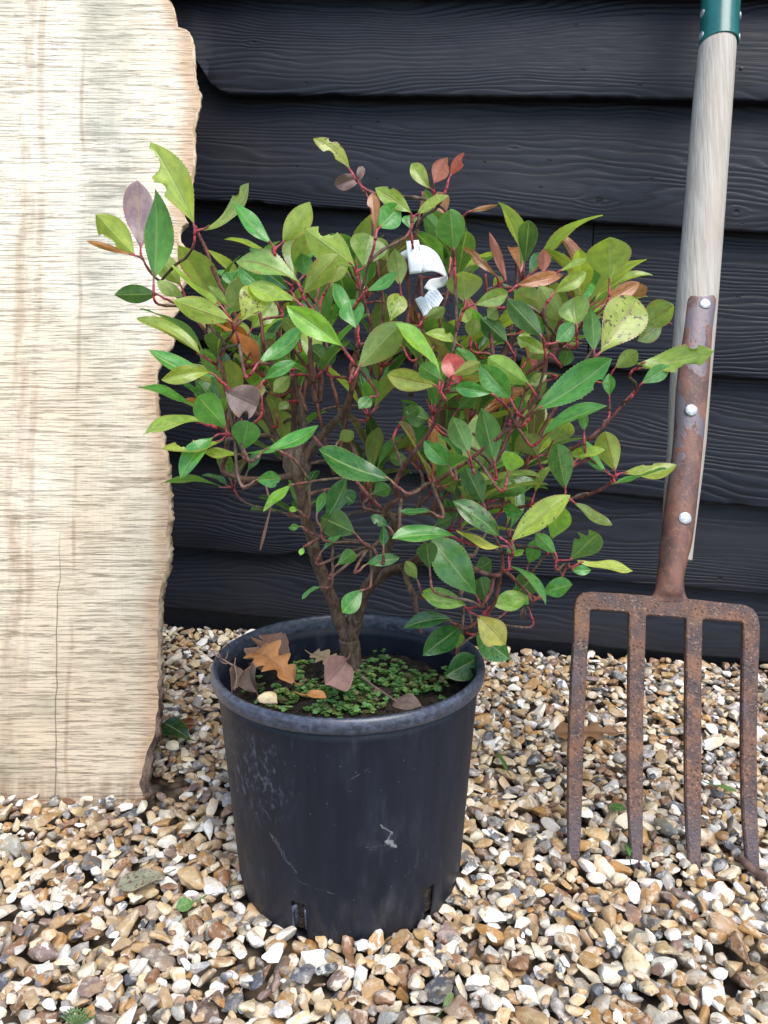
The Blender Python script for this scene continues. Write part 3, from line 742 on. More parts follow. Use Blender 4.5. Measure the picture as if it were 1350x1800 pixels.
T4 = """240 635 100 640 38 d f|345 740 70 755 78 g f|440 1000 240 752 165 g f|390 1040 190 985 88 c f|435 1080 562 1210 125 y f|500 1040 655 1005 92 c f
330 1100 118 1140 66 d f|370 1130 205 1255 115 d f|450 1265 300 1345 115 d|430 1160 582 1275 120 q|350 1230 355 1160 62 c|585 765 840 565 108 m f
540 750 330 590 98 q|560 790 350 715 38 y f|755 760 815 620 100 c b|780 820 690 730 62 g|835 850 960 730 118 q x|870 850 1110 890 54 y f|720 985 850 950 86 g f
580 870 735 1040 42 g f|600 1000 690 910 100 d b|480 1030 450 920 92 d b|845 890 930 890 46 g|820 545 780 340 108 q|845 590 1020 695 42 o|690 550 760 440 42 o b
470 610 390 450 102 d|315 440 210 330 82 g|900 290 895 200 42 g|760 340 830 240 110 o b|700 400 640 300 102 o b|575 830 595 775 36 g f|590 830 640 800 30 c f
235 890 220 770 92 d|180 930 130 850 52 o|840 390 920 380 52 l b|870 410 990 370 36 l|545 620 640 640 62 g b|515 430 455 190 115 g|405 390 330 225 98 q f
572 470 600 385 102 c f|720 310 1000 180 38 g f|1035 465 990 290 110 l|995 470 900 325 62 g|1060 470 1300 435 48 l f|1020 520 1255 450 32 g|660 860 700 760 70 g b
420 900 500 850 80 d b|700 720 640 680 60 g b|340 560 300 480 70 o b|250 700 330 660 60 d b|560 560 600 500 50 o b|150 420 60 400 60 d b|230 240 130 210 90 d b|350 200 430 130 70 g b|600 200 640 150 60 g b|660 1050 600 960 70 g b|300 1000 260 1060 30 g b"""
traced = []
for txt, (ox, oy, k) in ((T1, R1), (T2, R2), (T3, R3), (T4, R4)):
    for e in txt.replace('\n', '|').split('|'):
        q = e.split(); b = (ox + float(q[0]) / k, oy + float(q[1]) / k); tp = (ox + float(q[2]) / k, oy + float(q[3]) / k)
        traced.append(dict(b=b, t=tp, w=float(q[4]) / k, k=q[5], o=''.join(q[6:])))

def depth(px, py):
    r2 = ((px - 690) / 540) ** 2 + ((py - 680) / 460) ** 2
    return -.165 * math.sqrt(max(0, 1 - r2)) + .02
# main limbs: px, py, depth Y, radius in px
def Z(reg, pts): ox, oy, k = reg; return [(ox + x / k, oy + y / k, Y, r) for x, y, Y, r in pts]
limbs = [
    [(622, 1185, .03, 25), (617, 1150, .03, 22), (614, 1122, .03, 22)],
    Z(R3, [(938, 1180, .03, 44), (895, 1085, .028, 36), (830, 930, .015, 33), (775, 740, 0, 31), (735, 570, -.015, 31), (712, 480, -.02, 36), (735, 420, -.02, 34)]),
    Z(R3, [(945, 1190, .028, 40), (975, 1090, .02, 26), (1010, 980, .005, 22), (1075, 860, -.02, 20), (1120, 760, -.035, 19), (1135, 680, -.05, 17), (1100, 630, -.06, 16)]),
    Z(R3, [(735, 440, -.02, 30), (790, 350, -.02, 26), (860, 270, -.03, 21), (915, 210, -.04, 18), (945, 130, -.05, 14), (950, 20, -.06, 11), (980, -90, -.06, 8)]),
    Z(R3, [(735, 440, -.015, 26), (745, 330, -.01, 21), (735, 220, 0, 19), (710, 100, .0, 15), (700, -10, 0, 13), (700, -120, 0, 9)]),
    Z(R3, [(705, 480, -.02, 22), (640, 490, -.03, 15), (520, 498, -.05, 14), (430, 480, -.06, 14), (396, 450, -.06, 13), (412, 370, -.07, 12), (418, 200, -.07, 11), (402, 60, -.07, 10), (385, -40, -.07, 9)]),
    Z(R3, [(720, 440, -.02, 24), (640, 330, -.0, 17), (560, 200, .0, 13), (480, 60, .0, 10), (400, -30, 0, 9), (330, -130, 0, 8), (255, -230, 0, 7)]),
    Z(R1, [(790, 1240, 0, 16), (740, 1090, .02, 13), (690, 900, .03, 11), (630, 750, .03, 10), (570, 640, .03, 9), (530, 540, .03, 8), (478, 420, .03, 6)]),
    Z(R4, [(35, 640, -.06, 15), (60, 610, -.065, 14), (130, 568, -.08, 12), (240, 515, -.10, 11), (330, 465, -.11, 10), (450, 380, -.12, 9), (560, 295, -.13, 8), (640, 235, -.13, 7), (690, 170, -.13, 6)]),
    Z(R4, [(100, 585, -.07, 13), (88, 530, -.08, 12), (120, 450, -.09, 11), (200, 340, -.11, 10), (255, 240, -.12, 9), (295, 120, -.13, 7)]),
    Z(R4, [(20, 660, -.05, 14), (200, 640, .0, 12), (400, 620, .03, 11), (570, 600, .03, 11), (620, 480, .03, 11), (690, 330, .02, 10), (770, 200, .02, 9), (850, 60, .02, 8)]),
    Z(R4, [(600, 560, .03, 9), (760, 420, .0, 9), (870, 355, -.03, 9), (980, 270, -.04, 9), (1060, 180, -.04, 7), (1130, 100, -.04, 6)]),
    Z(R4, [(560, 630, .03, 10), (700, 600, -.0, 8), (850, 578, -.03, 8), (960, 550, -.05, 8), (1030, 505, -.06, 7)]),
    Z(R3, [(775, 300, -.055, 9), (900, 425, -.065, 9), (1000, 530, -.07, 9), (1085, 625, -.06, 10)]),
    Z(R3, [(950, 1110, .03, 30), (1010, 990, .03, 24), (1100, 900, .02, 26), (1190, 870, .0, 20), (1330, 830, -.03, 14), (1480, 830, -.05, 12)]),
    Z(R4, [(120, 880, .0, 17), (145, 960, -.02, 15), (175, 1060, -.03, 13), (195, 1160, -.04, 10)]),
    Z(R4, [(120, 870, -.02, 14), (260, 800, -.05, 11), (430, 885, -.08, 12), (500, 910, -.09, 12), (550, 900, -.09, 10), (548, 820, -.10, 7)]),
    Z(R4, [(520, 910, -.085, 10), (500, 980, -.09, 9), (455, 1050, -.09, 8)]),
    Z(R4, [(545, 905, -.08, 9), (500, 1060, -.06, 9), (420, 1125, -.05, 8), (370, 1145, -.05, 6)]),
    Z(R4, [(560, 895, -.07, 9), (690, 1010, -.05, 8), (780, 950, -.05, 8), (835, 860, -.05, 6)]),
    Z(R2, [(90, 900, -.0, 9), (85, 690, .0, 8), (90, 560, 0, 8), (120, 400, 0, 8), (140, 240, 0, 7)]),
    Z(R2, [(190, 900, .0, 9), (215, 760, .0, 7), (240, 620, 0, 7), (265, 480, 0, 6)]),
    Z(R1, [(840, 1000, .02, 12), (830, 800, .03, 10), (800, 620, .03, 8), (800, 500, .03, 6)]),
    Z(R1, [(1060, 1180, -.05, 16), (1095, 1060, -.07, 13), (1115, 900, -.09, 11), (1120, 820, -.09, 8)]),
    Z(R2, [(560, 960, -.06, 10), (640, 900, -.07, 9), (700, 850, -.07, 9), (760, 790, -.06, 7)]),
    Z(R2, [(400, 1000, .05, 10), (500, 830, .06, 9), (560, 700, .05, 8), (620, 570, .05, 6)]),
    Z(R1, [(1090, 1100, .03, 11), (1170, 850, .03, 9), (1130, 640, .02, 8), (1110, 560, .02, 6)]),
    Z(R1, [(1130, 1150, .06, 11), (1220, 800, .06, 8), (1190, 500, .05, 7), (1170, 330, .05, 5), (1120, 230, .05, 4)]),
]
for q in range(20):
    bx, by = rng.uniform(470, 960), rng.uniform(640, 840); tx = bx + rng.uniform(-60, 60) + (bx - 700) * .15; ty = by - rng.uniform(110, 230); Y = rng.uniform(-.07, .10)
    if 685 < tx < 805 and ty < 610: Y = max(Y, .05)
    limbs.append([(bx, by, Y, rng.uniform(11, 15)), ((bx + tx) / 2 + rng.uniform(-14, 14), (by + ty) / 2, Y + rng.uniform(-.01, .01), 9), (tx, ty, Y + rng.uniform(-.02, .02), 6.5)])
shrub = empty('garden_shrub', 'bushy evergreen shrub with glossy green leaves and red stems, growing in the black pot', 'shrub', (POTX, .03, .23))
SO = Vector((POTX, .03, .23))
samples = []
def zc_of(p): q = p - CAM; return q.y * cp - q.z * sp
for li, lm in enumerate(limbs):
    if li < 1: ptsn = lerp_poly(lm, 12)
    else: ptsn = lerp_poly(lm, 8 * len(lm))
    pts = []; rads = []; cols = []; nb = len(ptsn)
    for i, (x, y, Y, r) in enumerate(ptsn):
        p = at(x, y, Y); rz = (.5 * 1.7 * r if li == 0 else (.80 if li in (1, 3, 4) else .90) * r / 2.42) * zc_of(p) / F
        if li: p = p + Vector((mnoise.noise(p * 40), mnoise.noise(p * 40 + Vector((9, 0, 0))), 0)) * .0025
        pts.append(p); rads.append(max(.0011, rz))
        th = min(1, max(0, (rz - .0012) / .0022))
        cols.append(tuple(np.array((.25, .065, .055)) * (1 - th) + np.array((.125, .078, .048)) * th))
    if li == 0: rads[0] *= 1.2; rads[1] *= 1.1
    mb = MB(); mb.tube([p - SO for p in pts], rads, 12 if rads[0] > .006 else 8, cols, .22)
    if li == 3:   # swollen knuckle and old pruning stub where the limbs part
        for (a, b, r0, r1) in (((735, 480), (690, 365), .0125, .0115),):
            A = at(230 + a[0] / 2.4545, 640 + a[1] / 2.4545, -.012); B = at(230 + b[0] / 2.4545, 640 + b[1] / 2.4545, -.02)
            mb.tube([A.lerp(B, i / 6) - SO for i in range(7)], [r0 * .75, r0, r0, r0, (r0 + r1) / 2, r1, r1 * .9], 14, (.17, .115, .08), .35)
    mb.build('trunk' if li == 0 else 'branch', M['stem'], shrub)
    for i, p in enumerate(pts):
        if i > nb * .12: samples.append((p, rads[i]))
        
# knuckle cut stub etc are in the limb meshes; now the shoots and their leaves
clusters = []
for lf_ in traced:
    back = 'b' in lf_['o']
    for c in clusters:
        if c['back'] == back and math.hypot(c['b'][0] - lf_['b'][0], c['b'][1] - lf_['b'][1]) < 26: c['l'].append(lf_); break
    else: clusters.append(dict(b=lf_['b'], back=back, l=[lf_]))
# merge down to a manageable number of shoots
def near_branch(p):
    best = None
    for q, r in samples:
        hd = math.hypot(q.x - p.x, q.y - p.y); d = (q - p).length + .7 * max(0, q.z - (p.z - .25 * hd)) + (.05 if r > .006 and hd > .05 else 0)
        if best is None or d < best[0]: best = (d, q, r)
    return best
RED = (.42, .045, .060); PINK = (.48, .085, .10); BRN = (.15, .095, .06)
own = []
def leaf_from_px(mb, lf_, base, Yb):
    k = lf_['k']; col, red, spot = KIND[k]
    dpx = math.hypot(lf_['t'][0] - lf_['b'][0], lf_['t'][1] - lf_['b'][1])
    sc_ = zc_of(base) / F
    app = dpx * sc_
    ratio = lf_['w'] / dpx
    true = max(app, .030)
    dy = rng.uniform(-.45, .25) * app
    if ratio > .62: dy = rng.choice((-1, -.8)) * app * .7
    if base.z > CAM_H - .03: dy = abs(dy) * rng.choice((-.8, .8))
    tip = at(lf_['t'][0], lf_['t'][1], base.y + dy)
    ax = tip - base; L = ax.length
    wapp = lf_['w'] * sc_; Wt = max(wapp, rng.uniform(.36, .46) * L * (.95 if k not in 'kpr' else .3)); Wt = min(Wt, .62 * L) if wapp < .62 * L else wapp
    v = (CAM - base).normalized(); a = ax.normalized(); s = a.cross(v).normalized(); n0 = s.cross(a).normalized()
    if n0.dot(v) < 0: n0 = -n0
    rho = math.acos(max(.12, min(1, wapp / Wt)))
    c1 = Matrix.Rotation(rho, 3, a) @ n0; c2 = Matrix.Rotation(-rho, 3, a) @ n0
    n = c1 if c1.z > c2.z else c2
    if n.z < 0: n = -n
    jit = rng.uniform(.82, 1.18); col = tuple(min(.9, c * jit * rng.uniform(.93, 1.07)) for c in col)
    bites = []
    if 'x' in lf_['o']: bites = [(rng.uniform(.45, .8), rng.uniform(.10, .18), rng.uniform(.5, .85), rng.choice((-1, 1))), (rng.uniform(.35, .9), .07, .4, rng.choice((-1, 1)))]
    elif rng.random() < .2: bites = [(rng.uniform(.4, .95), rng.uniform(.04, .09), rng.uniform(.2, .5), rng.choice((-1, 1)))]
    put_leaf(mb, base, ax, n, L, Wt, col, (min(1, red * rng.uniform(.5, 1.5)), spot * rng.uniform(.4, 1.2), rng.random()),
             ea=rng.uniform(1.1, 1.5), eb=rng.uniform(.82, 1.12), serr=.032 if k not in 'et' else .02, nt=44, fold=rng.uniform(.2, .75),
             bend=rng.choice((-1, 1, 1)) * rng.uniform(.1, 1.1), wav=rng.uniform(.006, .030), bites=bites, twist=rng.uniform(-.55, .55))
    return ax.normalized(), L
def shoot(mb, frm, to, r0, r1, axis=Vector((0, 0, 1)), red=1.0):
    d = (to - frm).length; c1 = frm + (Vector((0, 0, .12)) + (to - frm).normalized() * .32 + Vector((rng.uniform(-.08, .08), rng.uniform(-.08, .08), 0))) * d
    c2 = to - (axis.normalized() * .6 + Vector((0, 0, .4))) * d * .33
    n = 12; pts = []; rads = []; cols = []; ph = rng.random() * 9
    for i in range(n):
        t = i / (n - 1); p = frm * (1 - t) ** 3 + c1 * 3 * t * (1 - t) ** 2 + c2 * 3 * t * t * (1 - t) + to * t ** 3
        p = p + Vector((mnoise.noise(Vector((t * 4, ph, 0))), mnoise.noise(Vector((t * 4, ph, 5))), 0)) * d * .03 * math.sin(math.pi * t)
        pts.append(p); rads.append((r0 + (r1 - r0) * t) * (1.22 if i % 3 == 0 and 0 < i < n - 1 else 1))
        k = min(1, max(0, (t * d - (d - .026)) / .022)) * red; cols.append(tuple(np.array(BRN) * (1 - k) + np.array(RED) * k))
    mb.tube(pts, rads, 7, cols, .12)
    if d > .06:
        for p in pts[2:-3]: samples.append((p.copy(), .0019))
special = {}
def make_cluster(cl_leaves, center, names_px=None):
    pass
n_sh = 0
def limb_dist(c):
    p = at(c['b'][0], c['b'][1], depth(*c['b']) + (.11 if c['back'] else 0)); return min((q - p).length for q, r in samples)
clusters.sort(key=limb_dist)
for c in clusters:
    b = c['b']; bk_ = c['back']
    Y = depth(*b) + rng.uniform(-.02, .02) + (.11 if bk_ else 0)
    if not bk_ and any('f' in q['o'] for q in c['l']): Y -= .02
    # centre slightly behind the blades' bases along their mean direction
    mx = sum(q['t'][0] - q['b'][0] for q in c['l']) / len(c['l']); my = sum(q['t'][1] - q['b'][1] for q in c['l']) / len(c['l'])
    ml = math.hypot(mx, my) + 1e-6
    off = 15 if len(c['l']) == 1 else 7
    cen = at(b[0] - mx / ml * off, b[1] - my / ml * off + 10, Y)
    # stay clear of wall and pot
    nb = near_branch(cen)
    stem = MB(); lv = MB(); dul = 1.0 if b[1] < 760 or b[0] > 800 else .35
    r0 = max(.0013, min(.0024, nb[2] * .75))
    if (nb[1] - cen).length > .004: shoot(stem, nb[1], cen, r0, .0012, (at(b[0] + mx, b[1] + my, Y) - cen), red=dul)
    for q in c['l']:
        base = at(q['b'][0], q['b'][1], Y + rng.uniform(-.008, .008))
        ax, L = leaf_from_px(lv, q, base, Y)
        e = base + ax * (.12 * L); g_ = (e - cen).length; k1 = cen + (at(b[0] + mx, b[1] + my, Y) - cen).normalized() * g_ * .4; k2 = e - ax * g_ * .55; pk = []
        for i in range(9):
            tt = i / 8; pk.append(cen * (1 - tt) ** 3 + k1 * 3 * tt * (1 - tt) ** 2 + k2 * 3 * tt * tt * (1 - tt) + e * tt ** 3)
        stem.tube(pk, [.0015 - .0008 * i / 8 for i in range(9)], 6, [tuple(x) for x in ([tuple(np.array(RED) * dul + np.array(BRN) * (1 - dul))] * 4 + [tuple(np.array(PINK) * dul + np.array((.25, .22, .10)) * (1 - dul))] * 5)])
    c['stem'], c['lv'], c['cen'] = stem, lv, cen
# inner rosettes filling the depth of the crown
for ros in range(66):
    while True:
        px, py = rng.uniform(280, 1140), rng.uniform(400, 980)
        if ros >= 54:
            px, py = rng.gauss(720, 95), rng.gauss(820, 55); break
        if ((px - 700) / 370) ** 2 + ((py - 640) / 190) ** 2 < 1 or (((px - 850) / 140) ** 2 + ((py - 870) / 120) ** 2 < 1): break
    Y = rng.uniform(-.05, .17) if ros < 54 else rng.uniform(.05, .16); Y = max(Y, .07) if 640 < px < 850 and 370 < py < 600 else Y; cen = at(px, py, Y); nb = near_branch(cen)
    stem = MB(); lv = MB();     out = (cen - Vector((POTX, .03, .40))).normalized(); out = (out + Vector((0, 0, 1.2))).normalized()
    shoot(stem, nb[1], cen, max(.0014, min(.0024, nb[2] * .7)), .0012, out)
    ph = rng.random() * 6.28; nl_ = rng.randint(4, 6)
    for i in range(nl_):
        az = ph + i * 2.4; sd_ = out.orthogonal().normalized(); s2 = out.cross(sd_)
        d = (out * rng.uniform(.5, 1.5) + (sd_ * math.cos(az) + s2 * math.sin(az))).normalized()
        L = rng.uniform(.045, .082); base = cen + d * rng.uniform(.008, .016)
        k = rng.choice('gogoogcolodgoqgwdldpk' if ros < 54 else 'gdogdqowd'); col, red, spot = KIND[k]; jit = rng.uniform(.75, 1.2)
        n = (out + Vector((0, 0, .7))); n = n - d * n.dot(d)
        put_leaf(lv, base, d, n, L, L * rng.uniform(.34, .46), tuple(cc * jit for cc in col), (red, spot * rng.uniform(.3, 1.1), rng.random()), nt=30, serr=.035,
                 ea=rng.uniform(1.1, 1.5), eb=rng.uniform(.82, 1.15), fold=rng.uniform(.25, .8), bend=rng.uniform(.2, 1.2), wav=.02, twist=rng.uniform(-.5, .5))
        stem.tube([cen, cen.lerp(base, .6), base + d * (.1 * L)], [.0012, .001, .0007], 6, [RED, PINK, PINK])
    clusters.append(dict(stem=stem, lv=lv, cen=cen, b=(px, py), l=[], back=True))
# too many parts of one kind: fold the most hidden shoots together in pairs until about 96 are left
front = [c for c in clusters if not c['back']]; rear = [c for c in clusters if c['back']]
rear.sort(key=lambda c: -len(c['lv'].v)); shown = (front + rear)[:99]; rest = (front + rear)[99:]
def absorb(dst, src): dst.add(src.v, src.f, src.uv, src.col, src.fx)
def shift(m_): m_.v = [tuple(Vector(p) - SO) for p in m_.v]
print('shoots', len(front), len(rear))
for c in shown:
    shift(c['stem']); shift(c['lv'])
    so = c['stem'].build('shoot', M['stem'], shrub) if c['stem'].v else shrub
    c['lv'].build('leaf_cluster', M['leaf'], so)
if rest:
    st = MB(); lv = MB()
    for c in rest: absorb(st, c['stem']); absorb(lv, c['lv'])
    shift(st); shift(lv)
    so = tag(st.build('inner_twigs', M['stem'], shrub), kind='stuff'); tag(lv.build('inner_foliage', M['leaf'], shrub), kind='stuff')
# leaves that look different from the rest, hung on the nearest stem
def odd_leaf(bx, by, tx, ty, w, Y, col, fx, label, dead=True, dy=0.0, bites=(), bend=.9, fold=.5, wav=.05, ea=.9, eb=.5, flip=False):
    base = at(bx, by, Y); tip = at(tx, ty, Y + dy); ax = tip - base; v = (CAM - base).normalized(); n = v - ax.normalized() * v.dot(ax.normalized())
    if flip: n = -n
    mb = MB(); put_leaf(mb, base - SO, ax, n, ax.length, w * zc_of(base) / F, col, fx, nt=28, ns=4, ea=ea, eb=eb, serr=.03, fold=fold, bend=bend, wav=wav, bites=bites)
    nb = near_branch(base); mb.tube([nb[1] - SO, nb[1].lerp(base, .5) - SO + Vector((0, 0, -.004)), base - SO], [.0011, .001, .0009], 6, col)
    o = mb.build('withered_leaf', M['dead' if dead else 'leaf'], shrub); o['label'] = label
odd_leaf(398, 690, 452, 715, 62, -.16, (.23, .165, .155), (.2, .35, .37), 'torn grey brown dead leaf hanging low at the left', dy=.01, bites=[(.75, .12, .5, 1)], ea=.7, eb=.35, bend=.5)
odd_leaf(632, 312, 588, 326, 26, .03, (.21, .13, .12), (.2, .3, .62), 'curled brown dead leaf at the tip of the tall shoot', bend=1.6, fold=.9)
odd_leaf(630, 318, 637, 292, 14, .028, (.24, .15, .14), (.2, .3, .12), 'small curled brown dead leaf scrap at the top', bend=1.4, fold=.9)
odd_leaf(922, 1065, 918, 1088, 10, -.03, (.09, .055, .04), (.1, .3, .2), 'tiny shrivelled brown leaf low on the right', bend=2.0, fold=.9)
odd_leaf(478, 884, 457, 968, 5, -.05, (.24, .12, .09), (.1, .1, .5), 'bare brown leaf stalk hanging down', bend=.3, fold=.2, wav=.0)

# ------------------------------------------------------------------ plant label looped on a stem
mb = MB()
def ribbon(e1, e2, n=16, k=6, fx=(0, 0, 0), v0=0.):
    A = lerp_poly(e1, n); B = lerp_poly(e2, n); vs = []; uv = []
    for i in range(n):
        pa = at(*A[i]); pb = at(*B[i])
        for j in range(k):
            t = j / (k - 1); vs.append(pa.lerp(pb, t)); uv.append((i / (n - 1), t + v0))
    mb.add(vs, [(i * k + j, i * k + j + 1, (i + 1) * k + j + 1, (i + 1) * k + j) for i in range(n - 1) for j in range(k - 1)], uv, fx=fx)
ribbon([(714, 424, -.004), (715, 432, -.010), (717, 455, -.016), (720, 482, -.016)], [(736, 422, -.004), (738, 432, -.010), (742, 452, -.02), (742, 479, -.024)])
ribbon([(736, 430, -.012), (752, 434, -.014), (768, 446, -.010), (778, 464, -.004), (785, 482, .004)], [(741, 480, -.024), (752, 477, -.030), (764, 477, -.030), (775, 482, -.020), (786, 489, .0)], fx=(.8, 0, 0))
ribbon([(717, 438, -.008), (708, 442, .0), (703, 446, .004)], [(718, 452, -.008), (713, 455, 0), (708, 456, .004)], 6, 3)
ribbon([(786, 484, .004), (772, 488, .012), (755, 492, .014), (745, 506, .012)], [(787, 491, .002), (782, 502, .010), (768, 508, .012), (757, 512, .010)], fx=(.8, 0, 0))
ribbon([(757, 506, .012), (765, 506, .012), (772, 513, .008), (779, 524, .0)], [(744, 524, .006), (750, 533, .004), (757, 540, .0), (765, 547, -.006)], fx=(1, 0, 0))
ribbon([(740, 521, .004), (748, 524, .0), (756, 536, -.004), (763, 548, -.006)], [(729, 526, .006), (735, 538, .004), (741, 548, .0), (744, 556, -.004)], fx=(1, 0, 0), v0=.3)
o = mb.build('plant_label', M['label']); tag(o, 'curled white plastic label looped round a stem near the top of the shrub', 'label')
md = o.modifiers.new('t', 'SOLIDIFY'); md.thickness = .0006; md.offset = 0

# ------------------------------------------------------------------ things lying in the pot
def lay_leaf(name, label, cat, b, t, Yb, Yt, w, col, fx, up=Vector((0, -.5, .8)), group=None, lift=0.0, **kw):
    base = at(*b, Yb); tip = at(*t, Yt); ax = tip - base
    mb = MB(); args = dict(nt=30, ns=4, serr=.02, fold=.3, bend=.5, wav=.03); args.update(kw)
    mat = args.pop('mat', 'dead')
    put_leaf(mb, Vector((0, 0, 0)), ax, up, ax.length, w, col, fx, **args)
    if args.get('stalk', 0): pass
    a = ax.normalized(); mb.tube([(-a) * .012 + Vector((0, 0, .002)), -a * .005, a * .006], [.0007, .0008, .0007], 6, col)
    o = mb.build(name, M[mat]); o.location = base + Vector((0, 0, lift)); tag(o, label, cat, group or 'dead leaves lying in the pot')
    return o
lay_leaf('oak_leaf', 'orange brown dead oak leaf lying on the soil inside the pot', 'leaf', (517, 1199), (448, 1148), -.055, -.0, .040, (.42, .17, .045), (.1, .25, .3), lobes=4, ea=.6, eb=.35, up=Vector((.25, -.75, .6)), bend=1.3, fold=.5, wav=.07)
lay_leaf('oak_leaf', 'dark brown dead oak leaf standing up against the inner pot wall', 'leaf', (448, 1160), (495, 1112), .0, .05, .046, (.17, .075, .045), (.1, .3, .7), lobes=4, ea=.6, eb=.35, up=Vector((-.1, -.9, .3)), bend=-1.2, fold=-.6, wav=.08)
lay_leaf('fallen_leaf', 'folded pinkish brown dry leaf with a red stalk at the foot of the trunk', 'leaf', (609, 1160), (572, 1203), -.02, -.07, .040, (.30, .165, .145), (.3, .3, .44), up=Vector((.45, -.75, .45)), fold=.7, bend=.6, ea=1.3, eb=.45)
lay_leaf('fallen_leaf', 'small bright orange dry leaf on the soil in front', 'leaf', (538, 1222), (574, 1226), -.085, -.09, .010, (.45, .18, .04), (.2, .2, .15), fold=.8, bend=1.0)
lay_leaf('fallen_leaf', 'flat grey brown dead leaf by the front right of the rim', 'leaf', (742, 1243), (692, 1233), -.105, -.08, .020, (.16, .105, .085), (.1, .4, .83), fold=.2)
lay_leaf('fallen_leaf', 'dark brown dead leaf upright at the left of the rim', 'leaf', (408, 1213), (416, 1172), -.055, -.03, .020, (.10, .06, .05), (.1, .3, .27), up=Vector((.5, -.8, .1)), fold=.5)
lay_leaf('fallen_leaf', 'curled dark brown leaf beside the orange oak leaf', 'leaf', (452, 1218), (440, 1170), -.06, -.03, .026, (.085, .05, .04), (.1, .3, .56), up=Vector((-.5, -.7, .4)), fold=.7, bend=1.1)
lay_leaf('fallen_leaf', 'pale tan leaf scrap behind the pinkish leaf', 'leaf', (548, 1150), (590, 1166), .02, -.01, .022, (.36, .25, .14), (.1, .3, .77), lobes=3, ea=.6, eb=.4, fold=.3)
def twig(name, label, pts, r, branches=(), col=(.2, .12, .1), cat='twig'):
    mb = MB(); P = [at(*p) for p in pts]; o0 = P[0]
    Q = lerp_poly([tuple(p - o0) for p in P], 6 * len(P)); mb.tube(Q, [r * (1 - .5 * i / len(Q)) for i in range(len(Q))], 6, col, .3)
    for b in branches:
        B = lerp_poly([tuple(at(*p) - o0) for p in b], 8); mb.tube(B, [r * .7 * (1 - .5 * i / 8) for i in range(8)], 5, col, .3)
    o = mb.build(name, M['twig']); o.location = o0; return tag(o, label, cat)
twig('dry_twig', 'dry pinkish branching twig poking over the left of the pot rim', [(415, 1172, -.04), (405, 1167, -.035), (390, 1158, -.03), (378, 1150, -.03), (366, 1138, -.03)], .0011,
     [[(390, 1158, -.03), (382, 1146, -.03), (370, 1142, -.03)], [(396, 1160, -.03), (400, 1150, -.028), (401, 1145, -.028)], [(402, 1166, -.033), (394, 1166, -.035), (386, 1160, -.035)], [(412, 1170, -.04), (414, 1156, -.036)], [(412, 1170, -.04), (416, 1190, -.05), (412, 1215, -.06)]])
twig('dry_stick', 'thin brown stick lying across the moss in the pot', [(636, 1188, -.04), (655, 1205, -.055), (675, 1218, -.07), (698, 1234, -.085)], .0014)
# a pale chip of stone on the compost
def stone_mesh(seed, sub=2, cuts=6):
    bm = bmesh.new(); bmesh.ops.create_icosphere(bm, subdivisions=sub, radius=1.0); r_ = random.Random(seed)
    V = np.array([v.co[:] for v in bm.verts]); Fc = [tuple(v.index for v in f.verts) for f in bm.faces]; bm.free()
    off = Vector((seed * 7.7, seed * 3.1, 0)); am = r_.uniform(.06, .34)
    for i in range(len(V)):
        p = Vector(V[i]); V[i] *= 1 + am * mnoise.noise(p * 1.1 + off) + .5 * am * mnoise.noise(p * 2.6 + off)
    for _ in range(r_.randint(3, cuts + 5)):
        nn = np.array(Vector((r_.gauss(0, 1), r_.gauss(0, 1), r_.gauss(0, 1))).normalized()); dd = r_.uniform(.38, .85)
        e = V @ nn - dd; V -= np.outer(np.maximum(e, 0) * r_.uniform(.8, 1.0), nn)
    if r_.random() < .35:       # a concave flake scar
        nn = np.array(Vector((r_.gauss(0, 1), r_.gauss(0, 1), r_.gauss(0, 1))).normalized()); c_ = nn * 1.25
        d = np.linalg.norm(V - c_, axis=1); m_ = d < .75; V[m_] = c_ + (V[m_] - c_) / d[m_][:, None] * .75 
    return V, Fc
def flint_mesh(seed):
    r_ = random.Random(seed * 31 + 7); bm = bmesh.new(); n = r_.randint(9, 17)
    for _ in range(n):
        p = Vector((r_.gauss(0, 1), r_.gauss(0, 1), r_.gauss(0, 1))).normalized() * r_.uniform(.72, 1.08); bm.verts.new(p)
    bmesh.ops.convex_hull(bm, input=bm.verts[:], use_existing_faces=False)
    loose = [v for v in bm.verts if not v.link_faces]; bmesh.ops.delete(bm, geom=loose, context='VERTS')
    bmesh.ops.dissolve_limit(bm, angle_limit=R(16), verts=bm.verts[:], edges=bm.edges[:])
    bmesh.ops.bevel(bm, geom=bm.edges[:], offset=r_.uniform(.05, .15), segments=2, profile=.6, affect='EDGES', clamp_overlap=True)
    bmesh.ops.triangulate(bm, faces=bm.faces[:])
    bmesh.ops.subdivide_edges(bm, edges=[e for e in bm.edges if e.calc_length() > .38], cuts=1, use_grid_fill=True)
    bmesh.ops.triangulate(bm, faces=bm.faces[:])
    for _ in range(r_.choice((1, 2, 2, 3))): bmesh.ops.smooth_vert(bm, verts=bm.verts[:], factor=.5, use_axis_x=True, use_axis_y=True, use_axis_z=True)
    bm.verts.index_update()
    V = np.array([v.co[:] for v in bm.verts]); Fc = [tuple(v.index for v in f.verts) for f in bm.faces]; bm.free()
    off = Vector((seed * 5.1, 2, seed * 1.7))
    for i in range(len(V)):
        p = Vector(V[i]); V[i] *= 1 + .26 * mnoise.noise(p * 1.4 + off) + .12 * mnoise.noise(p * 3.2 + off)
    V /= np.abs(V).max(axis=0)
    return V, Fc
V, Fc = stone_mesh(3); mb = MB(); mb.add([tuple(q) for q in V * np.array((.014, .010, .008))], Fc, None, (.50, .40, .22), (.3, .3, .2))
o = mb.build('stone_chip', M['stone'], None, True, 40); o.location = at(473, 1229, -.095); tag(o, 'pale yellow stone chip on the soil inside the pot', 'stone')

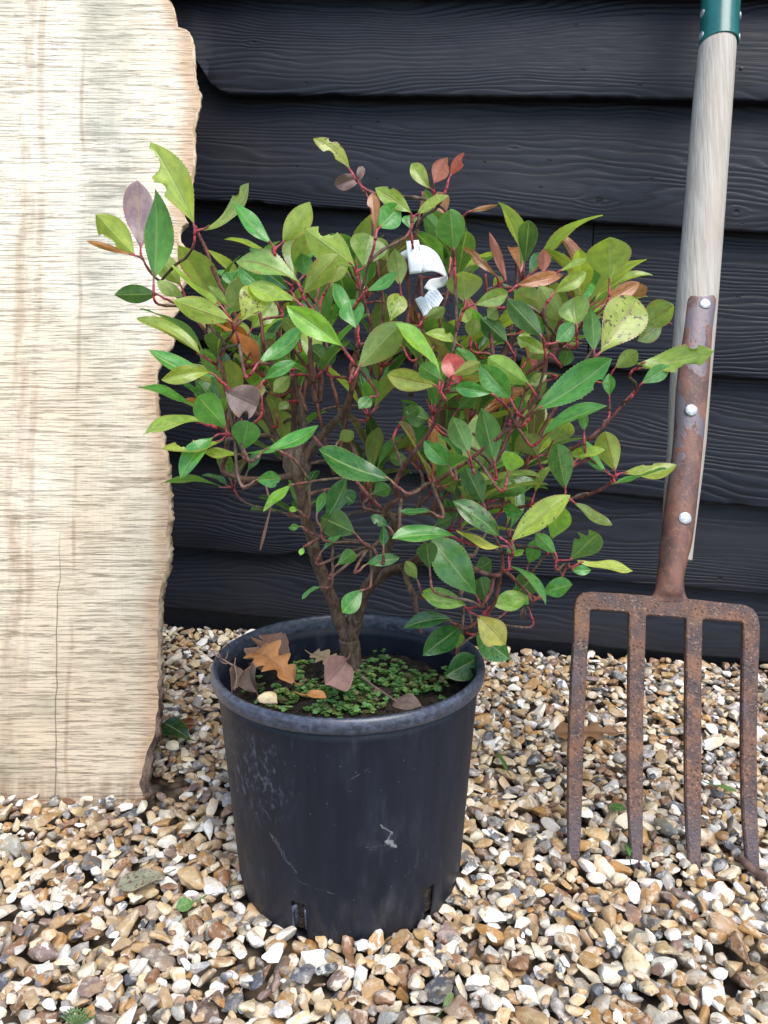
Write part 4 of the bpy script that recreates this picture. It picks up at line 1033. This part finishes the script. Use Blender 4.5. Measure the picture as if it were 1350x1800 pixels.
# moss / liverwort mat
mb = MB()
spots = []
clump = [(533, 1208, .6), (560, 1215, 1), (590, 1222, 1), (620, 1218, 1), (640, 1225, 1), (650, 1210, .8), (575, 1135, .7), (595, 1130, .6), (520, 1150, .9), (540, 1160, .8), (505, 1165, .5), (700, 1195, 1), (720, 1200, 1), (745, 1208, 1),
         (765, 1200, .9), (690, 1180, .7), (790, 1200, .8), (815, 1195, .6), (600, 1240, 1), (560, 1240, .8), (625, 1240, .9), (510, 1232, .5), (425, 1195, .5), (430, 1210, .4), (640, 1190, .8), (660, 1240, .6), (730, 1215, .8), (545, 1228, .8), (590, 1250, .8), (500, 1225, .4), (655, 1165, .5), (668, 1195, .5), (610, 1205, .6), (580, 1200, .5), (452, 1212, .5), (470, 1222, .4), (490, 1238, .6), (520, 1180, .5), (540, 1175, .5), (610, 1252, .8), (650, 1252, .6), (680, 1245, .5), (705, 1215, .7), (755, 1222, .6), (780, 1212, .7), (530, 1222, .7), (570, 1250, .6), (600, 1185, .5), (660, 1180, .5)]
for cx, cy, den in clump:
    for _ in range(int((19 if rng.random() < .72 else 5) * den)):
        px, py = cx + rng.gauss(0, 12), cy + rng.gauss(0, 8)
        d = ray(px, py); 
        p = None; t_ = .3
        while t_ < 1.3:
            q = CAM + d * t_
            if math.hypot(q.x - POTX, q.y) < .134 and q.z < soil_z(q.x - POTX, q.y): p = q; break
            t_ += .004
        if p: spots.append(p)
for p in spots:
    lift = rng.uniform(.001, .009); nl_ = rng.randint(5, 8); ph = rng.random() * 6; jit = rng.uniform(.7, 1.5); kk_ = rng.random()
    col = (.13 * jit, .30 * jit, .09 * jit) if kk_ < .62 else ((.25 * jit, .38 * jit, .11 * jit) if kk_ < .88 else (.20 * jit, .16 * jit, .08 * jit))
    for i in range(nl_):
        a = ph + i * 6.283 / nl_ + rng.uniform(-.3, .3); r0 = rng.uniform(.0011, .0031); cc = p + Vector((math.cos(a), math.sin(a), 0)) * r0 * rng.uniform(.6, 1.4) + Vector((0, 0, lift + rng.uniform(-.001, .002)))
        tl = Vector((math.cos(a), math.sin(a), 0)); nz = (Vector((0, 0, 1)) + tl * rng.uniform(-.7, .5)).normalized(); sx = tl.cross(nz).normalized(); ty = nz.cross(sx)
        m = 9; vs = [cc - nz * r0 * .25] + [cc + (sx * math.cos(6.283 * q / m) + ty * math.sin(6.283 * q / m)) * r0 * (1 + .25 * (q % 2) + rng.uniform(-.12, .12)) + nz * r0 * .25 * rng.uniform(-.4, 1) for q in range(m)]
        mb.add(vs, [(0, 1 + q, 1 + (q + 1) % m) for q in range(m)], [(.25, .5)] * (m + 1), col, (0, 0, rng.random()))
tag(mb.build('moss', M['moss']), 'bright green liverwort and moss growing over the potting soil', 'moss', kind='stuff')

# ------------------------------------------------------------------ garden fork
FL = R(22)
FO = ground_hit(1165, 1520, 0); FX = Vector((1, -.07, 0)).normalized(); FV = Vector((FX.y * -math.sin(FL) * 0, math.sin(FL), math.cos(FL))); FN = FX.cross(FV).normalized(); FV = FN.cross(FX).normalized()
if FN.y > 0: FN = -FN
fm = Matrix(((FX.x, FV.x, FN.x, FO.x), (FX.y, FV.y, FN.y, FO.y), (FX.z, FV.z, FN.z, FO.z), (0, 0, 0, 1)))
fork = empty('garden_fork', 'old rusty four tined garden fork with a wooden shaft leaning by the wall', 'garden fork', mat=fm)
def fk(px, py, z=0.0): p = on_plane(px, py, FO + FN * z, FN) - FO; return p.dot(FX), p.dot(FV)
head = [(1009, 1112), (1010, 1070), (1014, 1052), (1024, 1042), (1040, 1040), (1090, 1043), (1140, 1047), (1175, 1047), (1215, 1053), (1270, 1059), (1308, 1063), (1324, 1070), (1333, 1083), (1336, 1100), (1336, 1128), (1307, 1128),
        (1307, 1096), (1303, 1093), (1240, 1088), (1235, 1091), (1234.5, 1112), (1206.5, 1112), (1206, 1088), (1202, 1086), (1140, 1081), (1136, 1083), (1135.5, 1104), (1106.5, 1104), (1106, 1079), (1101, 1076), (1042, 1071), (1037, 1074), (1036, 1112)]
poly = [fk(*p, .0045) for p in head]
area = sum(poly[i - 1][0] * poly[i][1] - poly[i][0] * poly[i - 1][1] for i in range(len(poly)))
if area < 0: poly.reverse()
mb = MB(); mb.prism(poly, -.0047, .0047, .0011); mb.build('head', M['rust'], fork, False)
tines = [[(1022.5, 1108, 27), (1018, 1180, 27), (1013, 1300, 27), (1011, 1400, 26), (1009.5, 1504, 21)], [(1121, 1100, 29.5), (1119, 1200, 28), (1117.5, 1320, 27), (1118, 1430, 26), (1122, 1538, 17)],
         [(1220.5, 1108, 28.5), (1220, 1200, 28), (1219.5, 1320, 28.5), (1220, 1430, 27), (1222.5, 1526, 21)], [(1321.5, 1124, 29), (1319.5, 1200, 28), (1318, 1320, 27), (1320, 1430, 26), (1326, 1530, 22)]]
for tn in tines:
    mb = MB(); pts = lerp_poly(tn, 26); P = []
    for x, y, w_ in pts:
        l = fk(x - w_ / 2, y, .0045); r_ = fk(x + w_ / 2, y, .0045); P.append(((l[0] + r_[0]) / 2, (l[1] + r_[1]) / 2, (r_[0] - l[0])))
    dx = P[-1][0] - P[-4][0]; dyy = P[-1][1] - P[-4][1]; ln = math.hypot(dx, dyy)
    for q in (.02, .045, .065): P.append((P[25][0] + dx / ln * q, P[25][1] + dyy / ln * q, P[25][2] * (1 - q * 9)))
    vs = []; kk = 6
    for i, (x, y, w_) in enumerate(P):
        w_ *= 1 + .03 * mnoise.noise(Vector((y * 40, x * 50, 0))); hd = .0048 - .0014 * min(1, i / 26)
        ht = w_ / 2; c_ = .0016
        vs += [(x - ht, y, -hd), (x - ht, y, hd - c_), (x - ht + c_, y, hd), (x + ht - c_, y, hd), (x + ht, y, hd - c_), (x + ht, y, -hd)]
    fs = [(i * kk + j, (i + 1) * kk + j, (i + 1) * kk + (j + 1) % kk, i * kk + (j + 1) % kk) for i in range(len(P) - 1) for j in range(kk)]
    fs += [tuple(range(kk)), tuple((len(P) - 1) * kk + j for j in range(kk - 1, -1, -1))]
    mb.add(vs, fs); mb.build('tine', M['rust'], fork, False)
def loft(mb, prof, zoff, asp, n=20, capend=True):
    vs = []; k = len(prof)
    for i, (l, r_, py, a) in enumerate(prof):
        zq = zoff[i] if isinstance(zoff, list) else zoff; A = fk(l, py, zq); B = fk(r_, py, zq); cx = (A[0] + B[0]) / 2; cy = (A[1] + B[1]) / 2; hw = (B[0] - A[0]) / 2
        zo = zoff[i] if isinstance(zoff, list) else zoff
        for j in range(n):
            t = 2 * math.pi * j / n; vs.append((cx + hw * math.cos(t), cy, zo + max(hw, .0) * a * math.sin(t)))
    fs = [(i * n + j, i * n + (j + 1) % n, (i + 1) * n + (j + 1) % n, (i + 1) * n + j) for i in range(k - 1) for j in range(n)]
    fs += [tuple(range(n - 1, -1, -1)), tuple((k - 1) * n + j for j in range(n))]
    mb.add(vs, fs)
sock = [(1138, 1214, 1058, .22), (1144, 1208, 1050, .35), (1149, 1204, 1042, .6), (1153, 1202, 1030, .8), (1155, 1202, 1013, .95), (1158, 1208, 985, .95), (1162, 1217, 947, .9), (1170, 1225, 880, .85), (1183, 1236, 780, .72), (1189, 1245, 680, .62), (1201, 1253, 580, .55), (1206, 1258, 534, .52), (1207.5, 1257.5, 525, .50), (1211, 1255, 516, .48), (1216, 1251, 508.5, .46), (1223, 1245, 503.5, .40), (1230, 1239, 502, .3)]
sock = [tuple(q) for q in lerp_poly(sock, 60)]
zo = [np.interp(q[2], [500, 700, 880, 1000, 1060], [.0165, .0135, .007, .0, .0]) for q in sock]
mb = MB(); loft(mb, sock, zo, 0, 24); mb.build('socket', M['strap'], fork, True, 60)
shaft = [(1162, 1216, 985, .8), (1165, 1222, 930, .9), (1167, 1228, 880, 1), (1174, 1240, 780, 1), (1178, 1248, 680, 1), (1185, 1257, 580, 1), (1193, 1265, 480, 1), (1204, 1274, 360, 1), (1215, 1284, 220, 1), (1226, 1292, 105, 1), (1229, 1293, 84, 1), (1231, 1292, 77, .97), (1235, 1290, 74, .93)]
mb = MB(); loft(mb, [tuple(q) for q in lerp_poly(shaft, 60)], [float(np.interp(q[2], [700, 985], [-.001, -.006])) for q in lerp_poly(shaft, 60)], 0, 28); mb.build('shaft', M['shaft'], fork, True, 60)
coll = [(1230, 1297, 79, .98), (1230.5, 1297.5, 70, .98), (1231.5, 1298.5, 40, .98), (1233, 1301, 0, .98), (1236, 1306, -90, .98), (1240, 1312, -200, .8)]
mb = MB(); loft(mb, [tuple(q) for q in lerp_poly(coll, 24)], 0.0, 0, 32)
# the socket widens into a yoke with a cross grip (above the picture)
y0 = fk(1276, -200); 
for sgn in (-1, 1):
    mb.tube([(y0[0] + sgn * .012, y0[1] - .01, 0), (y0[0] + sgn * .035, y0[1] + .03, 0), (y0[0] + sgn * .055, y0[1] + .08, 0), (y0[0] + sgn * .056, y0[1] + .11, 0)], [.014, .011, .010, .010], 12)
mb.build('yoke', M['green'], fork, True, 60)
mb = MB(); mb.tube([(y0[0] - .062, y0[1] + .108, 0), (y0[0], y0[1] + .110, 0), (y0[0] + .062, y0[1] + .108, 0)], [.014, .016, .014], 14); mb.build('grip', M['shaft'], fork)
def rivet(mb, c, n, r):
    t = n.orthogonal().normalized(); mb.tube([c - n * r * .5, c + n * r * .10, c + n * r * .20, c + n * r * .25], [r * .98, r, r * .86, r * .4], 16, None, .06)
for (px, py, r_) in ((1239, 534, .0072), (1215, 721, .0078), (1204, 911, .0080)):
    i = min(range(len(sock)), key=lambda q: abs(sock[q][2] - py)); hw = (fk(sock[i][1], py)[0] - fk(sock[i][0], py)[0]) / 2
    zr = zo[i] + hw * sock[i][3] * .96; x, y = fk(px, py, zr); mb = MB(); rivet(mb, Vector((x, y, zr)), Vector((0, 0, 1)), r_); mb.build('rivet', M['zinc'], fork)
for (px, py, sg) in ((1233, 28, -1), (1231, 67, -1), (1299, 32, 1), (1297, 70, 1)):
    x, y = fk(px, py); mb = MB(); rivet(mb, Vector((x, y, .004)), Vector((sg, 0, .25)).normalized(), .0055); mb.build('rivet', M['zinc'], fork)

# ------------------------------------------------------------------ gravel, dropped stone by stone on a height field
GX0, GX1, GY0, GY1, RES = -.86, 1.10, -.48, .92, .002
nx, ny = int((GX1 - GX0) / RES), int((GY1 - GY0) / RES)
gx = GX0 + (np.arange(nx) + .5) * RES; gy = GY0 + (np.arange(ny) + .5) * RES
hm = np.full((ny, nx), -.020)
wall_y = lambda x: WL.y + (x - WL.x) * WU.y / WU.x - .030
bank = lambda x, y: .020 * max(0., min(1., 1 - (wall_y(x) - y) / .22))
shapes = [stone_mesh(i + 20, 2, 6) for i in range(60)] + [flint_mesh(i) for i in range(70)]
low_shapes = [stone_mesh(i + 20, 1, 4) for i in range(24)]
print('stone verts', sorted(len(q[0]) for q in shapes)[::12])
pal = [((.84, .80, .73), .16), ((.70, .61, .46), .15), ((.56, .41, .235), .17), ((.42, .285, .155), .12), ((.40, .22, .075), .08), ((.24, .13, .07), .09), ((.22, .15, .12), .05), ((.33, .31, .285), .12), ((.085, .09, .105), .05), ((.30, .23, .18), .02)]
pw = np.array([p[1] for p in pal]); pw = pw / pw.sum()
plank_front = lambda x: PO.y + (x - PO.x) * .02
stones = []
def visible(x, y):
    px, py = to_px(Vector((x, y, 0))); return -60 < px < 1410 and py < 1880
N1 = 36000
for it in range(N1 + 9000):
    big = rng.random()
    s = .0043 + .0070 * rng.random() ** 1.3
    if big > .91: s = rng.uniform(.0108, .0155)
    if it > N1 * .8: s *= .8
    best = None
    if it >= N1: s = rng.uniform(.004, .008)
    if it >= N1 and it % 1500 == 0:                # last pass: fill the deepest pockets
        sm = hm[15:-15, 15:-15]; jj, ii = np.where(sm < -.011); pick = nrg.permutation(len(jj))[:1500]
        pocket = [(gx[ii[q] + 15], gy[jj[q] + 15]) for q in pick]
    for _ in range(4):
        x, y = rng.uniform(GX0 + .03, GX1 - .03), rng.uniform(GY0 + .03, GY1 - .03)
        if it >= N1:
            if best is not None or not pocket: break
            x, y = pocket.pop(); x += rng.uniform(-.002, .002); y += rng.uniform(-.002, .002)
        if y > wall_y(x) - s * .6: continue
        if math.hypot(x - POTX, y) < .1225 + s * .38: continue
        if x < -.275 and PO.y - s * .9 < y < PO.y + .07: continue
        ix, iy = int((x - GX0) / RES), int((y - GY0) / RES); hh = hm[iy, ix] - bank(x, y)
        if best is None or hh < best[0]: best = (hh, x, y)
    if best is None or best[0] > -.0005: continue
    _, x, y = best
    a = s * rng.uniform(.95, 1.55); b = s * rng.uniform(.7, 1.0); c = s * rng.uniform(.38, .8)
    rot = Matrix.Rotation(rng.random() * 6.283, 3, 'Z') @ Matrix.Rotation(rng.gauss(0, .38), 3, 'X') @ Matrix.Rotation(rng.gauss(0, .38), 3, 'Y')
    Rm = np.array(rot); A = Rm @ np.diag([1 / a ** 2, 1 / b ** 2, 1 / c ** 2]) @ Rm.T
    k = int(a / RES) + 2; ix, iy = int((x - GX0) / RES), int((y - GY0) / RES)
    x0, x1, y0_, y1 = max(ix - k, 0), min(ix + k + 1, nx), max(iy - k, 0), min(iy + k + 1, ny)
    X, Yg = np.meshgrid(gx[x0:x1] - x, gy[y0_:y1] - y)
    B = 2 * (A[0, 2] * X + A[1, 2] * Yg); Cc = A[0, 0] * X * X + A[1, 1] * Yg * Yg + 2 * A[0, 1] * X * Yg - 1
    D = B * B - 4 * A[2, 2] * Cc; m = D > 0
    if m.sum() < 3: continue
    sq = np.sqrt(np.where(m, D, 0)); zt = (-B + sq) / (2 * A[2, 2]); zb = (-B - sq) / (2 * A[2, 2])
    sub = hm[y0_:y1, x0:x1]; z = np.quantile((sub - zb)[m], .74)
    ztop = float(z + zt[m].max())
    if ztop > .009 + bank(x, y) + s * .5: continue
    hm[y0_:y1, x0:x1] = np.where(m, np.maximum(sub, z + zt), sub)
    stones.append((x, y, float(z), a, b, c, Rm, ztop))
keep = []
for st in stones:
    x, y, z, a, b, c, Rm, ztop = st
    ix, iy = int((x - GX0) / RES), int((y - GY0) / RES); k = max(1, int(b * .8 / RES))
    loc = hm[max(0, iy - k):iy + k + 1, max(0, ix - k):ix + k + 1]
    if np.quantile(loc, .15) > ztop + .004: continue        # fully buried
    keep.append(st)
VV = []; FF = []; CC = []; XX = []; off = 0
for st in keep:
    x, y, z, a, b, c, Rm, ztop = st
    V, Fc = rng.choice(shapes) if (visible(x, y) and a > .0045) else rng.choice(low_shapes)
    P = (V * np.array((a, b, c)) * 1.06) @ Rm.T + np.array((x, y, z))
    col = np.array(pal[int(nrg.choice(len(pal), p=pw))][0]) * rng.uniform(.85, 1.12); col = np.minimum(col * np.array((rng.uniform(.96, 1.04), 1, rng.uniform(.92, 1.06))), .86)
    VV.append(P); FF.append(np.array(Fc, np.int32) + off); off += len(V)
    CC.append(np.tile(col, (len(V), 1))); f1 = rng.choice((0, .2, .5, .9, 1.0)); XX.append(np.tile(np.array((rng.random(), f1, rng.random())), (len(V), 1)))
VV = np.concatenate(VV).astype(np.float32); FF = np.concatenate(FF); CC = np.concatenate(CC).astype(np.float32); XX = np.concatenate(XX).astype(np.float32)
m = bpy.data.meshes.new('gravel'); m.vertices.add(len(VV)); m.vertices.foreach_set('co', VV.ravel()); m.loops.add(FF.size); m.loops.foreach_set('vertex_index', FF.ravel())
m.polygons.add(len(FF)); m.polygons.foreach_set('loop_start', np.arange(0, FF.size, 3, dtype=np.int32)); m.polygons.foreach_set('use_smooth', np.ones(len(FF), bool)); m.update(calc_edges=True)
for nm, dat in (('Col', CC), ('fx', XX)):
    at_ = m.attributes.new(nm, 'FLOAT_VECTOR', 'POINT'); at_.data.foreach_set('vector', dat.ravel())
m.materials.append(M['stone']); m.set_sharp_from_angle(angle=R(31))
o = bpy.data.objects.new('gravel', m); C.objects.link(o); tag(o, 'loose cream, tan and grey flint gravel covering the ground', 'gravel', kind='stuff')
print('stones', len(stones), len(keep), 'faces', len(FF), 'mean h', float(hm[100:-100, 100:-200].mean()))

# ------------------------------------------------------------------ fallen leaves on the gravel
def hz(x, y): 
    ix, iy = int((x - GX0) / RES), int((y - GY0) / RES); return float(hm[max(0, iy - 3):iy + 4, max(0, ix - 3):ix + 4].max())
def ground_leaf(name, label, b, t, w, col, fx, cat='leaf', mat='dead', lift=.002, **kw):
    A = ground_hit(*b, .004); B = ground_hit(*t, .004); A.z = hz(A.x, A.y) * .6 + .004 + lift; B.z = hz(B.x, B.y) * .6 + .004 + lift
    ax = B - A; args = dict(nt=28, ns=4, serr=.03, fold=.25, bend=.4, wav=.03); args.update(kw); up = args.pop('up', Vector((0, -.35, .95)))
    mb = MB(); put_leaf(mb, Vector((0, 0, 0)), ax, up, ax.length, w, col, fx, **args); a = ax.normalized()
    mb.tube([-a * .014 + Vector((0, 0, .003)), -a * .006 + Vector((0, 0, .001)), a * .004], [.0007, .0008, .0007], 6, col)
    o = mb.build(name, M[mat]); o.location = A; return tag(o, label, cat, 'leaves fallen on the gravel' if cat == 'leaf' else 'grass blades on the gravel')
ground_leaf('fallen_leaf', 'pale green leaf with purple blotches lying on the gravel left of the pot', (288, 1556), (208, 1574), .024, (.24, .26, .17), (.3, .95, .42), lift=.006, fold=.2)
ground_leaf('fallen_leaf', 'small bright green leaf on the gravel at the left of the pot', (342, 1602), (312, 1612), .017, (.16, .36, .12), (0, 0, .2), mat='leaf', lift=.006)
ground_leaf('fallen_leaf', 'dark green leaf on the gravel by the plank foot', (335, 1318), (287, 1288), .034, (.030, .10, .030), (0, .1, .6), mat='leaf', lift=.010, up=Vector((.2, -.6, .8)))
ground_leaf('fallen_leaf', 'dark red leaf tucked behind the green leaf by the plank', (305, 1290), (347, 1291), .020, (.17, .030, .030), (.2, .1, .8), mat='leaf', lift=.010, up=Vector((0, -.6, .8)))
ground_leaf('oak_leaf', 'brown dead oak leaf lying behind the left fork tines', (1085, 1302), (975, 1300), .040, (.24, .115, .045), (.1, .2, .3), lobes=4, ea=.6, eb=.35, lift=.006)
ground_leaf('oak_leaf', 'russet dead leaf beside the wall behind the right tine', (1300, 1190), (1275, 1165), .030, (.24, .10, .06), (.1, .2, .9), lobes=3, ea=.6, eb=.4, lift=.006)
ground_leaf('fallen_leaf', 'little green leaf between the first two fork tines', (1100, 1440), (1072, 1430), .014, (.10, .26, .08), (0, 0, .25), mat='leaf', lift=.004)
ground_leaf('grass_blade', 'short green grass blade beside the second tine', (1106, 1520), (1102, 1495), .006, (.08, .24, .06), (0, 0, .35), cat='grass', mat='leaf', lift=.004, serr=0)
ground_leaf('grass_blade', 'green grass blade lying between the right hand tines', (1250, 1392), (1295, 1404), .007, (.12, .26, .07), (0, 0, .55), cat='grass', mat='leaf', lift=.005, serr=0)
ground_leaf('grass_blade', 'green blade beside the right side of the pot', (893, 1372), (874, 1338), .007, (.10, .26, .07), (0, 0, .55), cat='grass', mat='leaf', lift=.005, serr=0)
ground_leaf('grass_blade', 'pale green blade on the gravel near the bottom', (778, 1792), (796, 1766), .006, (.2, .3, .12), (0, 0, .15), cat='grass', mat='leaf', lift=.005, serr=0)
def ground_twig(name, label, pts, r, col=(.17, .10, .08), br=(), cat='twig'):
    P = []
    for q in pts:
        g_ = ground_hit(q[0], q[1], .006); g_.z = hz(g_.x, g_.y) * .6 + .006; P.append(g_)
    mb = MB(); Q = lerp_poly([tuple(p - P[0]) for p in P], 5 * len(P)); mb.tube(Q, [r * (1 - .4 * i / len(Q)) for i in range(len(Q))], 7, col, .3)
    for (i0, dx, dy_, dz) in br:
        p = Vector(Q[i0]); mb.tube([p, p + Vector((dx, dy_, dz)) * .5 + Vector((0, 0, .002)), p + Vector((dx, dy_, dz))], [r * .6, r * .5, r * .3], 5, col)
    o = mb.build(name, M['twig']); o.location = P[0]; return tag(o, label, cat)
ground_twig('dry_stick', 'thick brown bark stick at the lower right beside the last tine', [(1352, 1562), (1335, 1546), (1318, 1532), (1300, 1513)], .0062)
ground_twig('dry_twig', 'thin brown twig on the gravel between the pot and the fork', [(955, 1175), (975, 1188), (998, 1206)], .0016)
ground_twig('dry_twig', 'thin pale straw on the gravel left of the first tine', [(958, 1427), (990, 1420), (1030, 1414), (1072, 1402)], .0010, (.4, .33, .22))
ground_twig('dry_twig', 'wispy brown conifer sprig at the bottom left', [(345, 1796), (352, 1778), (368, 1765), (384, 1758)], .0011, (.16, .10, .07), [(4, .012, -.004, .004), (7, .014, .002, .004), (10, .015, .004, .003), (13, .010, .006, .002), (6, -.008, .006, .004)])
# green conifer sprig near the bottom edge
A = ground_hit(135, 1800, .01); mb = MB()
for i in range(7):
    a = -1.2 + .4 * i; P = Vector((math.sin(a) * .016, .004, math.cos(a) * .016)); mb.tube([(0, 0, 0), P * .5, P], [.0012, .0013, .0006], 6, (.12, .22, .07))
    for q in (.4, .7): mb.tube([P * q, P * q + Vector((.004, 0, .004))], [.001, .0006], 5, (.12, .22, .07)); mb.tube([P * q, P * q + Vector((-.004, 0, .004))], [.001, .0006], 5, (.12, .22, .07))
o = mb.build('conifer_sprig', M['moss']); A.z = .008; o.location = A; tag(o, 'tiny green scaly sprig growing in the gravel at the bottom left', 'sprig')
